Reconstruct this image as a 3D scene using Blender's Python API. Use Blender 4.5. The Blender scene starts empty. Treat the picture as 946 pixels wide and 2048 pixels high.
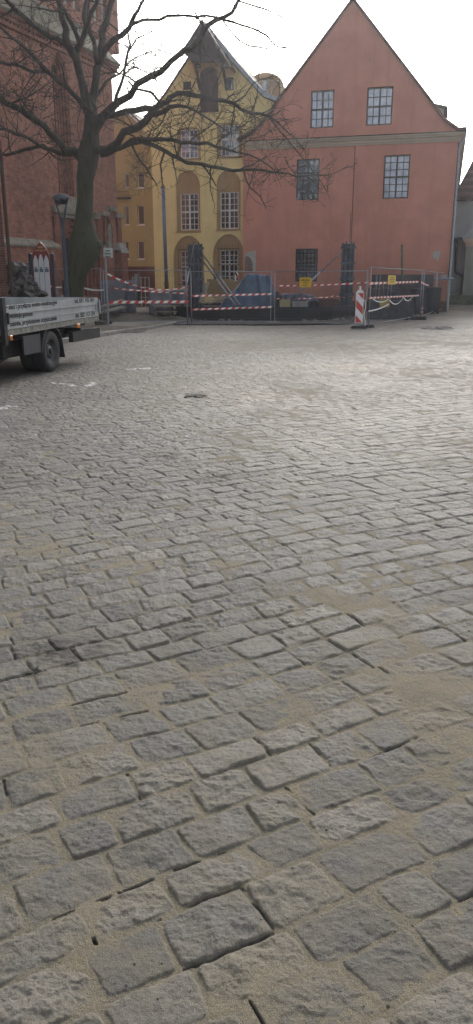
import bpy, math, random, numpy as np
from mathutils import Vector, Matrix, noise as mn
from mathutils.geometry import tessellate_polygon
R = math.radians
random.seed(7)
SC = bpy.context.scene
COL = SC.collection

# ------------------------------------------------------------------ camera
F_PX = 1538.0; PITCH = math.atan(460 / F_PX); EYE = 1.6
cam_d = bpy.data.cameras.new('camera'); cam = bpy.data.objects.new('camera', cam_d); COL.objects.link(cam)
cam_d.sensor_fit = 'VERTICAL'; cam_d.sensor_height = 24; cam_d.lens = 24 * F_PX / 2048
cam_d.clip_start = 0.05; cam_d.clip_end = 3000
cam.location = (0, 0, EYE); cam.rotation_euler = (R(90) - PITCH, 0, 0)
SC.camera = cam

def ray(px, py):
    u = (px - 473) / F_PX; v = (1024 - py) / F_PX
    return Vector((u, math.cos(PITCH) + v * math.sin(PITCH), -math.sin(PITCH) + v * math.cos(PITCH)))
def gnd(px, py, z=0.0):
    d = ray(px, py); t = (z - EYE) / d.z
    return Vector((d.x * t, d.y * t, z))
def at(px, py, Y):
    d = ray(px, py); t = Y / d.y
    return Vector((d.x * t, Y, EYE + d.z * t))

class Frame:
    """vertical facade frame: local x along the wall, y into the wall, z up"""
    def __init__(s, origin, az):
        s.o = Vector((origin[0], origin[1], 0)); s.az = az
        s.ex = Vector((math.cos(az), -math.sin(az), 0)); s.ey = Vector((math.sin(az), math.cos(az), 0))
    def __call__(s, px, py, yo=0.0):
        d = ray(px, py); c = Vector((0, 0, EYE))
        t = (yo - (c - s.o).dot(s.ey)) / d.dot(s.ey)
        p = c + d * t
        return ((p - s.o).dot(s.ex), p.z)
    def loc(s, p):
        q = Vector((p[0], p[1], 0)) - s.o
        return Vector((q.dot(s.ex), q.dot(s.ey), p[2] if len(p) > 2 else 0))

# ------------------------------------------------------------------ mesh helpers
class MB:
    def __init__(s): s.v = []; s.f = []; s.m = []
    def add(s, vs, fs, m=0):
        b = len(s.v); s.v += [tuple(v) for v in vs]
        for f in fs: s.f.append(tuple(b + i for i in f)); s.m.append(m)
        return s
    def box(s, x0, x1, y0, y1, z0, z1, m=0):
        if x0 > x1: x0, x1 = x1, x0
        if y0 > y1: y0, y1 = y1, y0
        if z0 > z1: z0, z1 = z1, z0
        vs = [(x0,y0,z0),(x1,y0,z0),(x1,y1,z0),(x0,y1,z0),(x0,y0,z1),(x1,y0,z1),(x1,y1,z1),(x0,y1,z1)]
        return s.add(vs, [(0,3,2,1),(4,5,6,7),(0,1,5,4),(1,2,6,5),(2,3,7,6),(3,0,4,7)], m)
    def bevbox(s, x0, x1, y0, y1, z0, z1, b=.02, m=0):
        # box whose vertical and top edges are chamfered
        def ring(i, z): 
            return [(x0+i+b,y0+i,z),(x1-i-b,y0+i,z),(x1-i,y0+i+b,z),(x1-i,y1-i-b,z),(x1-i-b,y1-i,z),(x0+i+b,y1-i,z),(x0+i,y1-i-b,z),(x0+i,y0+i+b,z)]
        vs = ring(0,z0)+ring(0,z1-b)+ring(b,z1)
        fs = [tuple(range(7,-1,-1)), tuple(range(16,24))]
        for r in (0,8):
            for k in range(8): fs.append((r+k, r+(k+1)%8, r+8+(k+1)%8, r+8+k))
        return s.add(vs, fs, m)
    def bar(s, a, b, w, h=None, m=0, up=(0,0,1)):
        a = Vector(a); b = Vector(b); h = h or w
        d = (b - a).normalized(); u = Vector(up)
        if abs(d.dot(u)) > .95: u = Vector((1,0,0))
        sx = d.cross(u).normalized(); sz = sx.cross(d)
        vs = []
        for p in (a, b):
            for i, j in ((-1,-1),(1,-1),(1,1),(-1,1)): vs.append(p + sx*i*w/2 + sz*j*h/2)
        return s.add(vs, [(0,1,2,3),(7,6,5,4),(0,4,5,1),(1,5,6,2),(2,6,7,3),(3,7,4,0)], m)
    def tube(s, pts, rad, n=8, m=0, cap=True):
        pts = [Vector(p) for p in pts]
        if not isinstance(rad, (list, tuple)): rad = [rad]*len(pts)
        b = len(s.v); prev = None
        for i, p in enumerate(pts):
            d = (pts[min(i+1, len(pts)-1)] - pts[max(i-1, 0)])
            d = d.normalized() if d.length > 1e-9 else Vector((0,0,1))
            if prev is None: 
                u = d.cross(Vector((0,0,1)) if abs(d.z) < .9 else Vector((1,0,0))).normalized()
            else:
                u = (prev - d*prev.dot(d)); u = u.normalized() if u.length > 1e-6 else d.orthogonal().normalized()
            prev = u; w = d.cross(u)
            for k in range(n):
                a = 2*math.pi*k/n
                s.v.append(tuple(p + (u*math.cos(a) + w*math.sin(a))*rad[i]))
        for i in range(len(pts)-1):
            for k in range(n):
                s.f.append((b+i*n+k, b+i*n+(k+1)%n, b+(i+1)*n+(k+1)%n, b+(i+1)*n+k)); s.m.append(m)
        if cap:
            s.f.append(tuple(b+k for k in range(n-1,-1,-1))); s.m.append(m)
            s.f.append(tuple(b+(len(pts)-1)*n+k for k in range(n))); s.m.append(m)
        return s
    def lathe(s, prof, c=(0,0,0), n=20, axis='z', m=0):
        # prof: list of (r, h)
        b = len(s.v)
        for r, h in prof:
            for k in range(n):
                a = 2*math.pi*k/n; x, y = r*math.cos(a), r*math.sin(a)
                if axis == 'z': p = (c[0]+x, c[1]+y, c[2]+h)
                elif axis == 'y': p = (c[0]+x, c[1]+h, c[2]+y)
                else: p = (c[0]+h, c[1]+x, c[2]+y)
                s.v.append(p)
        for i in range(len(prof)-1):
            for k in range(n):
                s.f.append((b+i*n+k, b+i*n+(k+1)%n, b+(i+1)*n+(k+1)%n, b+(i+1)*n+k)); s.m.append(m)
        return s
    def prism(s, poly, y0, y1, m=0):
        # poly in (x, z), extruded along y; convex or simple
        n = len(poly); b = len(s.v)
        for y in (y0, y1):
            for x, z in poly: s.v.append((x, y, z))
        tri = tessellate_polygon([[Vector((x, z, 0)) for x, z in poly]])
        for t in tri:
            s.f.append(tuple(b+i for i in t)); s.m.append(m)
            s.f.append(tuple(b+n+i for i in reversed(t))); s.m.append(m)
        for k in range(n):
            s.f.append((b+k, b+(k+1)%n, b+n+(k+1)%n, b+n+k)); s.m.append(m)
        return s
    def hprism(s, poly, z0, z1, m=0):
        n = len(poly); b = len(s.v)
        for z in (z0, z1):
            for x, y in poly: s.v.append((x, y, z))
        for t in tessellate_polygon([[Vector((x, y, 0)) for x, y in poly]]):
            s.f.append(tuple(b+i for i in reversed(t))); s.m.append(m)
            s.f.append(tuple(b+n+i for i in t)); s.m.append(m)
        for k in range(n):
            s.f.append((b+k, b+(k+1)%n, b+n+(k+1)%n, b+n+k)); s.m.append(m)
        return s
    def holed(s, outer, holes, y, depth, m=0):
        """wall face with openings at local y, and reveals going `depth` into the wall"""
        loops = [outer] + holes
        flat = [p for l in loops for p in l]
        b = len(s.v)
        for x, z in flat: s.v.append((x, y, z))
        for t in tessellate_polygon([[Vector((x, z, 0)) for x, z in l] for l in loops]):
            s.f.append(tuple(b+i for i in t)); s.m.append(m)
        for h in holes:
            n = len(h); c = len(s.v)
            for x, z in h: s.v.append((x, y, z))
            for x, z in h: s.v.append((x, y+depth, z))
            for k in range(n): s.f.append((c+k, c+(k+1)%n, c+n+(k+1)%n, c+n+k)); s.m.append(m)
        return s
    def obj(s, name, mats, parent=None, smooth=False, fixn=True):
        me = bpy.data.meshes.new(name)
        me.from_pydata(s.v, [], s.f)
        if not isinstance(mats, (list, tuple)): mats = [mats]
        for mm in mats: me.materials.append(mm)
        if len(mats) > 1: me.polygons.foreach_set('material_index', s.m)
        if fixn:
            import bmesh
            bm = bmesh.new(); bm.from_mesh(me); bmesh.ops.recalc_face_normals(bm, faces=bm.faces); bm.to_mesh(me); bm.free()
        if smooth: me.polygons.foreach_set('use_smooth', [True]*len(me.polygons))
        me.update()
        o = bpy.data.objects.new(name, me); COL.objects.link(o)
        if parent is not None: o.parent = parent
        return o

def tag(o, label, cat, group=None, kind=None):
    o['label'] = label; o['category'] = cat
    if group: o['group'] = group
    if kind: o['kind'] = kind
    return o
def struct(o): o['kind'] = 'structure'; return o
def empty(name, loc, rz=0, label=None, cat=None, group=None, rx=0, ry=0):
    o = bpy.data.objects.new(name, None); COL.objects.link(o); o.empty_display_size = .3
    o.location = loc; o.rotation_euler = (rx, ry, rz)
    if label: tag(o, label, cat, group)
    return o
def frame_empty(name, fr, label, cat, group=None):
    return empty(name, fr.o, -fr.az, label, cat, group)
def copy_tree(o, parent=None):
    c = o.copy(); COL.objects.link(c); c.parent = parent
    for ch in list(o.children): copy_tree(ch, c)
    return c
def text(body, parent, mat, origin, ex, ez, width, height, name='lettering', bold=0.0):
    """flat raised lettering: lower-left at origin, running along ex, up along ez"""
    cu = bpy.data.curves.new(name, 'FONT'); cu.body = body; cu.extrude = .0015; cu.offset = bold
    cu.materials.append(mat)
    o = bpy.data.objects.new(name, cu); COL.objects.link(o)
    bpy.context.view_layer.update()
    d = o.dimensions.copy(); sx = width / max(d.x, 1e-4); sy = height / max(d.y, 1e-4)
    bb = o.bound_box; x0 = min(b[0] for b in bb); y0 = min(b[1] for b in bb)
    ex = Vector(ex).normalized(); ez = Vector(ez).normalized(); en = ex.cross(ez)
    M = Matrix((ex*sx, ez*sy, en)).transposed().to_4x4()
    M.translation = Vector(origin) - ex*sx*x0 - ez*sy*y0
    # bake to mesh
    dg = bpy.context.evaluated_depsgraph_get()
    me = bpy.data.meshes.new_from_object(o.evaluated_get(dg)); me.transform(M)
    me.name = name
    bpy.data.objects.remove(o)
    q = bpy.data.objects.new(name, me); COL.objects.link(q); q.parent = parent
    return q

# ------------------------------------------------------------------ materials
def new_mat(name):
    m = bpy.data.materials.new(name); m.use_nodes = True
    nt = m.node_tree; b = nt.nodes['Principled BSDF']
    return m, nt, b
def N(nt, t, **kw):
    n = nt.nodes.new(t)
    for k, v in kw.items():
        if k in n.inputs: n.inputs[k].default_value = v
        else: setattr(n, k, v)
    return n
def ramp(nt, fac, stops):
    r = nt.nodes.new('ShaderNodeValToRGB'); e = r.color_ramp.elements
    while len(e) < len(stops): e.new(.5)
    for i, (p, c) in enumerate(stops):
        e[i].position = p; e[i].color = (*c, 1) if len(c) == 3 else c
    nt.links.new(fac, r.inputs[0]); return r.outputs[0]
def mixc(nt, a, b, fac, mode='MIX'):
    n = nt.nodes.new('ShaderNodeMix'); n.data_type = 'RGBA'; n.blend_type = mode
    for i, x in ((0, fac), (6, a), (7, b)):
        if isinstance(x, (int, float)): n.inputs[i].default_value = x
        elif isinstance(x, tuple): n.inputs[i].default_value = (*x, 1) if len(x) == 3 else x
        else: nt.links.new(x, n.inputs[i])
    return n.outputs[2]
def math_n(nt, op, a, b=None):
    n = nt.nodes.new('ShaderNodeMath'); n.operation = op
    for i, x in ((0, a), (1, b)):
        if x is None: continue
        if isinstance(x, (int, float)): n.inputs[i].default_value = x
        else: nt.links.new(x, n.inputs[i])
    return n.outputs[0]
def noise_n(nt, scale, detail=4, rough=.55, coord=None, vec=None):
    n = nt.nodes.new('ShaderNodeTexNoise'); n.inputs['Scale'].default_value = scale
    n.inputs['Detail'].default_value = detail; n.inputs['Roughness'].default_value = rough
    if vec is None:
        tc = nt.nodes.new('ShaderNodeTexCoord'); vec = tc.outputs[coord or 'Object']
    nt.links.new(vec, n.inputs['Vector']); return n.outputs[0]
def bump(nt, b, h, strength, dist):
    n = nt.nodes.new('ShaderNodeBump'); n.inputs['Strength'].default_value = strength; n.inputs['Distance'].default_value = dist
    nt.links.new(h, n.inputs['Height']); nt.links.new(n.outputs[0], b.inputs['Normal'])

def plain(name, col, rough=.6, metal=0, var=.18, scale=6, bmp=.0, spec=.5, streak=False):
    m, nt, b = new_mat(name)
    vec = None
    if streak:
        tc = nt.nodes.new('ShaderNodeTexCoord'); mp = nt.nodes.new('ShaderNodeMapping'); mp.inputs['Scale'].default_value = (1,1,.12)
        nt.links.new(tc.outputs['Object'], mp.inputs[0]); vec = mp.outputs[0]
    f = noise_n(nt, scale, 5, .6, vec=vec)
    lo = tuple(c*(1-var) for c in col); hi = tuple(min(1, c*(1+var)) for c in col)
    c = ramp(nt, f, [(.3, lo), (.7, hi)])
    nt.links.new(c, b.inputs['Base Color'])
    b.inputs['Roughness'].default_value = rough; b.inputs['Metallic'].default_value = metal
    b.inputs['Specular IOR Level'].default_value = spec
    if bmp: bump(nt, b, noise_n(nt, scale*6, 6, .6), bmp, .01)
    return m
def plaster(name, col, base_tint=(.12,.11,.1), base_amt=.35, base_h=1.2, scale=.7):
    """coarse painted render: patchy tone, rain streaks, a second tone near the ground"""
    m, nt, b = new_mat(name)
    tc = nt.nodes.new('ShaderNodeTexCoord'); obj = tc.outputs['Object']
    mp = nt.nodes.new('ShaderNodeMapping'); mp.inputs['Scale'].default_value = (2.2, 2.2, .14); nt.links.new(obj, mp.inputs[0])
    big = noise_n(nt, scale, 5, .6, vec=obj); st = noise_n(nt, 1.0, 6, .65, vec=mp.outputs[0]); fine = noise_n(nt, 30, 4, .7, vec=obj)
    lo = tuple(c*.86 for c in col); hi = tuple(min(1, c*1.1) for c in col)
    c = ramp(nt, big, [(.3, lo), (.7, hi)])
    c = mixc(nt, c, tuple(x*.7 for x in col), math_n(nt, 'MULTIPLY', ramp(nt, st, [(.52, (0,0,0)), (.75, (1,1,1))]), .45))
    c = mixc(nt, c, ramp(nt, fine, [(.3, (.8,.8,.8)), (.7, (1.15,1.15,1.15))]), .5, 'MULTIPLY')
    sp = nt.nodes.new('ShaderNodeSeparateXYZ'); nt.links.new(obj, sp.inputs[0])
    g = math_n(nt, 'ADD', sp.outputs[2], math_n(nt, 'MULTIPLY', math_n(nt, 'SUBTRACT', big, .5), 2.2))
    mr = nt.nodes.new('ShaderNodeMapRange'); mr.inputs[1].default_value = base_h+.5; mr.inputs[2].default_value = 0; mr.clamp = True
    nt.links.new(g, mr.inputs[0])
    c = mixc(nt, c, base_tint, math_n(nt, 'MULTIPLY', mr.outputs[0], base_amt))
    nt.links.new(c, b.inputs['Base Color']); b.inputs['Roughness'].default_value = .9; b.inputs['Specular IOR Level'].default_value = .25
    bump(nt, b, fine, .25, .01)
    return m
def brick(name, c1, c2, mortar, bw=.28, bh=.085, ms=.012, stain=(.05,.045,.04), stain_amt=.5, holes=True):
    m, nt, b = new_mat(name)
    tc = nt.nodes.new('ShaderNodeTexCoord'); sp = nt.nodes.new('ShaderNodeSeparateXYZ'); nt.links.new(tc.outputs['Object'], sp.inputs[0])
    u = math_n(nt, 'ADD', sp.outputs[0], sp.outputs[1]); cb = nt.nodes.new('ShaderNodeCombineXYZ')
    nt.links.new(u, cb.inputs[0]); nt.links.new(sp.outputs[2], cb.inputs[1])
    br = nt.nodes.new('ShaderNodeTexBrick'); nt.links.new(cb.outputs[0], br.inputs['Vector'])
    br.inputs['Scale'].default_value = 1; br.inputs['Brick Width'].default_value = bw; br.inputs['Row Height'].default_value = bh
    br.inputs['Mortar Size'].default_value = ms; br.inputs['Color1'].default_value = (*c1,1); br.inputs['Color2'].default_value = (*c2,1)
    br.inputs['Mortar'].default_value = (*mortar,1); br.inputs['Bias'].default_value = -.2; br.inputs['Mortar Smooth'].default_value = .3
    big = noise_n(nt, .45, 7, .62, vec=tc.outputs['Object']); mid = noise_n(nt, 2.6, 6, .7, vec=tc.outputs['Object'])
    c = mixc(nt, br.outputs[0], stain, math_n(nt, 'MULTIPLY', ramp(nt, big, [(.45, (0,0,0)), (.72, (1,1,1))]), stain_amt))
    c = mixc(nt, c, (.42,.34,.28), math_n(nt, 'MULTIPLY', ramp(nt, mid, [(.6, (0,0,0)), (.75, (1,1,1))]), .35))
    # darker whole patches of brick
    c = mixc(nt, c, ramp(nt, mid, [(.35, (.62,.6,.6)), (.6, (1.1,1.05,1.0))]), .8, 'MULTIPLY')
    if holes:  # putlog holes
        vo = nt.nodes.new('ShaderNodeTexVoronoi'); vo.inputs['Scale'].default_value = .62; vo.inputs['Randomness'].default_value = .35
        nt.links.new(cb.outputs[0], vo.inputs['Vector'])
        h = ramp(nt, vo.outputs[0], [(.045, (1,1,1)), (.06, (0,0,0))])
        c = mixc(nt, c, (.02,.015,.012), h)
    nt.links.new(c, b.inputs['Base Color']); b.inputs['Roughness'].default_value = .88; b.inputs['Specular IOR Level'].default_value = .3
    bump(nt, b, mixc(nt, br.outputs[1], mid, .5), .5, .012)
    return m
def tiles(name, col):
    m, nt, b = new_mat(name)
    tc = nt.nodes.new('ShaderNodeTexCoord')
    sp = nt.nodes.new('ShaderNodeSeparateXYZ'); nt.links.new(tc.outputs['Object'], sp.inputs[0])
    cb = nt.nodes.new('ShaderNodeCombineXYZ'); nt.links.new(sp.outputs[1], cb.inputs[0]); nt.links.new(sp.outputs[2], cb.inputs[1])
    br = nt.nodes.new('ShaderNodeTexBrick'); nt.links.new(cb.outputs[0], br.inputs['Vector']); br.inputs['Scale'].default_value = 1
    br.inputs['Brick Width'].default_value = .2; br.inputs['Row Height'].default_value = .25; br.inputs['Mortar Size'].default_value = .02
    br.inputs['Color1'].default_value = (*col,1); br.inputs['Color2'].default_value = (*[x*.7 for x in col],1); br.inputs['Mortar'].default_value = (*[x*.35 for x in col],1)
    c = mixc(nt, br.outputs[0], ramp(nt, noise_n(nt, 1.5, 5), [(.3, (.7,.7,.7)), (.7, (1.2,1.2,1.2))]), .8, 'MULTIPLY')
    nt.links.new(c, b.inputs['Base Color']); b.inputs['Roughness'].default_value = .75
    bump(nt, b, br.outputs[1], .5, .02)
    return m
def glass(name, col, hi, rough=.06, spec=.9, scale=1.2):
    """window pane with room, blind or curtain tones and sky reflections painted into the colour"""
    m, nt, b = new_mat(name)
    c = ramp(nt, noise_n(nt, scale, 3, .5), [(.38, col), (.66, hi)])
    nt.links.new(c, b.inputs['Base Color']); b.inputs['Roughness'].default_value = rough; b.inputs['IOR'].default_value = 1.9
    b.inputs['Specular IOR Level'].default_value = spec
    bump(nt, b, noise_n(nt, 1.8, 2), .06, .05)
    return m

M = {}
M['red'] = plaster('red_render', (.60, .265, .195), base_tint=(.16,.105,.085), base_amt=.5, base_h=3.8)  # browner towards the bottom of the wall
M['yellow'] = plaster('yellow_render', (.72, .60, .28), base_tint=(.2,.17,.1), base_amt=.3)
M['ochre'] = plaster('ochre_render', (.38, .305, .145), base_amt=.3)
M['niche'] = plaster('brown_niche_render', (.38, .26, .13), base_amt=.2)
M['dado'] = plaster('brown_dado', (.12, .06, .045), base_amt=.4)
M['cream'] = plaster('cream_moulding', (.55, .46, .36), base_amt=0)
M['grey_render'] = plaster('grey_render', (.33, .37, .38), base_tint=(.14,.17,.12), base_amt=.6)
M['green_render'] = plaster('greenish_render', (.26, .3, .26), base_tint=(.1,.13,.09), base_amt=.6)
M['bare'] = plaster('bare_plaster', (.42, .41, .38), base_amt=.1, scale=4)
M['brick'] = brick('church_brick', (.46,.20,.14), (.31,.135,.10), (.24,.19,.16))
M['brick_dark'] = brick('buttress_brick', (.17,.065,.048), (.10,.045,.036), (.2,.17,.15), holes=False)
M['brick_trim'] = brick('trim_brick', (.36,.125,.08), (.23,.085,.06), (.18,.15,.13), bw=.14, bh=.08, holes=False, stain_amt=.3)
M['brick_bare'] = brick('bare_brick', (.2,.12,.09), (.13,.09,.07), (.3,.28,.25), holes=False, stain_amt=.2)
M['coping'] = plain('stone_coping', (.26,.235,.19), .85, var=.35, scale=3, bmp=.3)
M['moss'] = plain('mossy_coping', (.095,.09,.06), .9, var=.4, scale=2, bmp=.3)
M['white_niche'] = plain('limewashed_niche', (.42,.40,.38), .9, var=.3, scale=2, streak=True)
M['roof_red'] = tiles('roof_tiles_brown', (.16,.085,.065))
M['roof_dark'] = tiles('roof_tiles_dark', (.085,.07,.065))
M['slate'] = plain('weathered_boards', (.028,.019,.016), .8, var=.4, scale=5, streak=True)
M['zinc'] = plain('zinc_flashing', (.32,.37,.42), .5, .3, var=.12)
M['door_wood'] = plain('brown_shutter', (.075,.035,.028), .7, var=.3, scale=8, streak=True)
M['win_dark'] = plain('dark_window_frame', (.022,.022,.03), .5)
M['win_white'] = plain('white_window_frame', (.62,.62,.6), .5, var=.08)
M['g_blue'] = glass('pane_blind_painted_sky', (.06,.095,.19), (.17,.24,.40))  # blue of the sky's reflection painted into the pane
M['g_pale'] = glass('pane_curtain_painted_sky', (.12,.17,.29), (.27,.34,.48), scale=1.3)  # pale sky reflection painted in with the curtain tones
M['g_grey'] = glass('pane_grey', (.045,.07,.11), (.12,.17,.25), scale=2.5)
M['g_dark'] = glass('pane_dark_room', (.018,.02,.026), (.05,.055,.065), scale=2)
M['g_mix'] = glass('pane_painted_reflection', (.06,.075,.14), (.42,.48,.6), scale=2.6)  # mottled sky reflection put into the base colour
M['shut'] = plain('closed_brown_blind', (.105,.065,.045), .7)
M['iron'] = plain('wrought_iron', (.03,.03,.032), .55, .4)
M['galv'] = plain('galvanised_tube', (.27,.29,.32), .45, .5, var=.15, scale=12)
M['pipe'] = plain('blue_grey_drainpipe', (.13,.17,.23), .4, .4)
M['rust'] = plain('rusty_pipe', (.07,.04,.032), .8)
M['form'] = plain('steel_formwork', (.085,.10,.125), .6, .2, var=.45, scale=4, bmp=.2)
M['form_dk'] = plain('formwork_panel', (.05,.055,.062), .75, var=.5, scale=5)
M['black'] = plain('black_membrane', (.014,.015,.019), .6, var=.3, scale=8, bmp=.3)
M['rubber'] = plain('rubber', (.022,.022,.024), .75, var=.3, bmp=.2)
M['tyre'] = plain('tyre_rubber', (.035,.035,.037), .8, var=.3, scale=14, bmp=.2)
M['rim'] = plain('steel_rim', (.075,.08,.085), .55, .3, var=.3)
M['chassis'] = plain('dark_chassis', (.018,.018,.021), .65, var=.4)
M['guard'] = plain('plastic_mudguard', (.035,.037,.044), .55, var=.2)
M['alu'] = plain('painted_side_board', (.34,.36,.365), .45, .0, var=.22, scale=2.5, streak=True)
M['alu_in'] = plain('inner_side_board', (.5,.55,.62), .5, .1, var=.15, scale=3)
M['bedframe'] = plain('worn_bed_frame', (.2,.195,.17), .7, .1, var=.45, scale=7)
M['cab'] = plain('white_cab_paint', (.5,.5,.5), .3, var=.05)
M['orange'] = plain('orange_lens', (.5,.16,.03), .3, var=.1)
M['ink'] = plain('black_lettering', (.02,.02,.022), .6, var=.1)
M['t_red'] = plain('red_film', (.62,.055,.045), .45, var=.12)
M['t_white'] = plain('white_film', (.8,.79,.76), .45, var=.08)
M['r_red'] = plain('red_reflective_sheet', (.55,.05,.04), .35, var=.08)
M['r_white'] = plain('white_reflective_sheet', (.78,.78,.78), .35, var=.04)
M['y_sign'] = plain('yellow_plastic', (.78,.50,.03), .45, var=.06)
M['y_old'] = plain('faded_yellow_plastic', (.34,.27,.07), .6, var=.2)
M['tarp'] = plain('blue_tarpaulin', (.055,.095,.16), .42, var=.25, scale=3)
M['tarp_dk'] = plain('dark_tarpaulin', (.05,.06,.09), .35, var=.5, scale=4)
M['wrap'] = plain('grey_stretch_wrap', (.15,.15,.18), .45, var=.3, scale=2.5)
M['wood'] = plain('raw_timber', (.24,.2,.15), .8, var=.35, scale=9)
M['wood_y'] = plain('yellow_shuttering_board', (.33,.28,.15), .7, var=.2)
M['soil'] = plain('disturbed_soil', (.075,.067,.055), .95, var=.5, scale=2.5, bmp=.6)
M['soil_dark'] = plain('bitumen_stained_soil', (.024,.024,.026), .85, var=.6, scale=3, bmp=.7)
M['hoard'] = plain('brown_grey_hoarding', (.075,.062,.062), .8, var=.4, scale=2)
M['rubble'] = plain('broken_concrete', (.17,.16,.155), .9, var=.5, scale=2.2, bmp=.5)
M['conc'] = plain('concrete', (.24,.235,.22), .85, var=.3, scale=3, bmp=.4)
M['kerb'] = plain('granite_kerb', (.25,.24,.22), .8, var=.3, scale=8, bmp=.4)
M['pole'] = plain('dark_post_paint', (.03,.04,.06), .5)
M['board_red'] = plain('board_red', (.2,.025,.025), .5)
M['board_white'] = plain('board_white', (.6,.63,.66), .5, var=.05)
M['gold'] = plain('board_gold', (.45,.27,.12), .5)
M['sign_white'] = plain('sign_white', (.55,.57,.55), .5)
M['bin'] = plain('dark_bin_plastic', (.025,.027,.035), .55)
M['green_post'] = plain('green_timber', (.09,.095,.06), .8)
M['step'] = plain('mossy_steps', (.09,.11,.07), .9, var=.5, scale=3)
def bark():
    m, nt, b = new_mat('bark')
    tc = nt.nodes.new('ShaderNodeTexCoord'); mp = nt.nodes.new('ShaderNodeMapping'); mp.inputs['Scale'].default_value = (3,3,.7); nt.links.new(tc.outputs['Object'], mp.inputs[0])
    f = noise_n(nt, 3.2, 7, .7, vec=mp.outputs[0]); g = noise_n(nt, .55, 4, .6)
    c = ramp(nt, f, [(.3, (.022,.02,.017)), (.52, (.06,.053,.045)), (.75, (.10,.095,.08))])
    sp = nt.nodes.new('ShaderNodeSeparateXYZ'); nt.links.new(tc.outputs['Object'], sp.inputs[0])
    mr = nt.nodes.new('ShaderNodeMapRange'); mr.inputs[1].default_value = 7.5; mr.inputs[2].default_value = 3; nt.links.new(sp.outputs[2], mr.inputs[0])
    c = mixc(nt, c, (.045,.06,.022), math_n(nt, 'MULTIPLY', math_n(nt, 'MULTIPLY', mr.outputs[0], ramp(nt, g, [(.3,(.4,.4,.4)),(.6,(1,1,1))])), .65))
    nt.links.new(c, b.inputs['Base Color']); b.inputs['Roughness'].default_value = .9
    bump(nt, b, f, .9, .06); return m
M['bark'] = bark()

# ------------------------------------------------------------------ the square: cobbles
def h2(i, j, s=0):
    i = np.asarray(i).astype(np.int64); j = np.asarray(j).astype(np.int64)
    x = (i * 374761393 + j * 668265263 + s * 974634777) & 0xFFFFFFFF
    x = ((x ^ (x >> 13)) * 1274126177) & 0xFFFFFFFF
    x = (x ^ (x >> 16)) & 0xFFFFFFFF
    x = (x * 2246822519) & 0xFFFFFFFF
    return ((x >> 8) & 0xFFFF) / 65535.0
def vn(x, y, s=0):
    xi = np.floor(x); yi = np.floor(y); fx = x-xi; fy = y-yi
    fx = fx*fx*fx*(fx*(fx*6-15)+10); fy = fy*fy*fy*(fy*(fy*6-15)+10)
    a = h2(xi, yi, s); b = h2(xi+1, yi, s); c = h2(xi, yi+1, s); d = h2(xi+1, yi+1, s)
    return (a*(1-fx)+b*fx)*(1-fy) + (c*(1-fx)+d*fx)*fy - .5
def fbm(x, y, s=0, o=4, g=.5):
    r = 0; a = 1.0
    for k in range(o): r = r + a*vn(x*2**k + 17.3*k, y*2**k - 9.1*k, s+k); a *= g
    return r
def ss(a, b, x):
    t = np.clip((x-a)/(b-a), 0, 1); return t*t*(3-2*t)

def gxy(px, py): p = gnd(px, py); return p.x, p.y
SAND = [  # px, py of patch, half-extents in metres, amount
    (690,1225,.34,.22,1.0),(840,1385,.26,.2,1.0),(760,1240,.2,.3,.8),(540,1190,.2,.2,.6),(80,1120,.35,.5,.5),
    (450,868,.5,.5,.45),(560,830,.5,1.0,.5),(600,780,.5,2.0,.5),(320,1380,.2,.2,.5),(200,1850,.14,.12,.9),(300,1880,.12,.12,.7),
    (560,1980,.16,.12,.8),(860,1480,.25,.18,.5),(150,1555,.2,.15,.6),(840,1300,.25,.2,.8),(420,1365,.14,.1,.7),(910,890,.8,.7,.6),
    (60,1500,.2,.2,.6),(760,1800,.1,.1,.5),(880,740,2.0,2.5,.5),(700,690,4,3,.6),(900,680,4,3,.7)]
DARK = [(128,1308,.16,.13,1.5),(385,793,.22,.28,1.1),(325,918,.2,.16,1.4),(440,962,.18,.2,1.3),(70,1352,.05,.03,.7),(310,920,.1,.05,.7),(20,742,2.0,.5,.35)]  # last entry paints the truck's shade into the ground colour
PAINT = [((0,818),(42,811),.075),((150,773),(192,768),.09),((176,773),(188,766),.1),((262,739),(294,737),.11),((105,766),(150,771),.05)]

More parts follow.
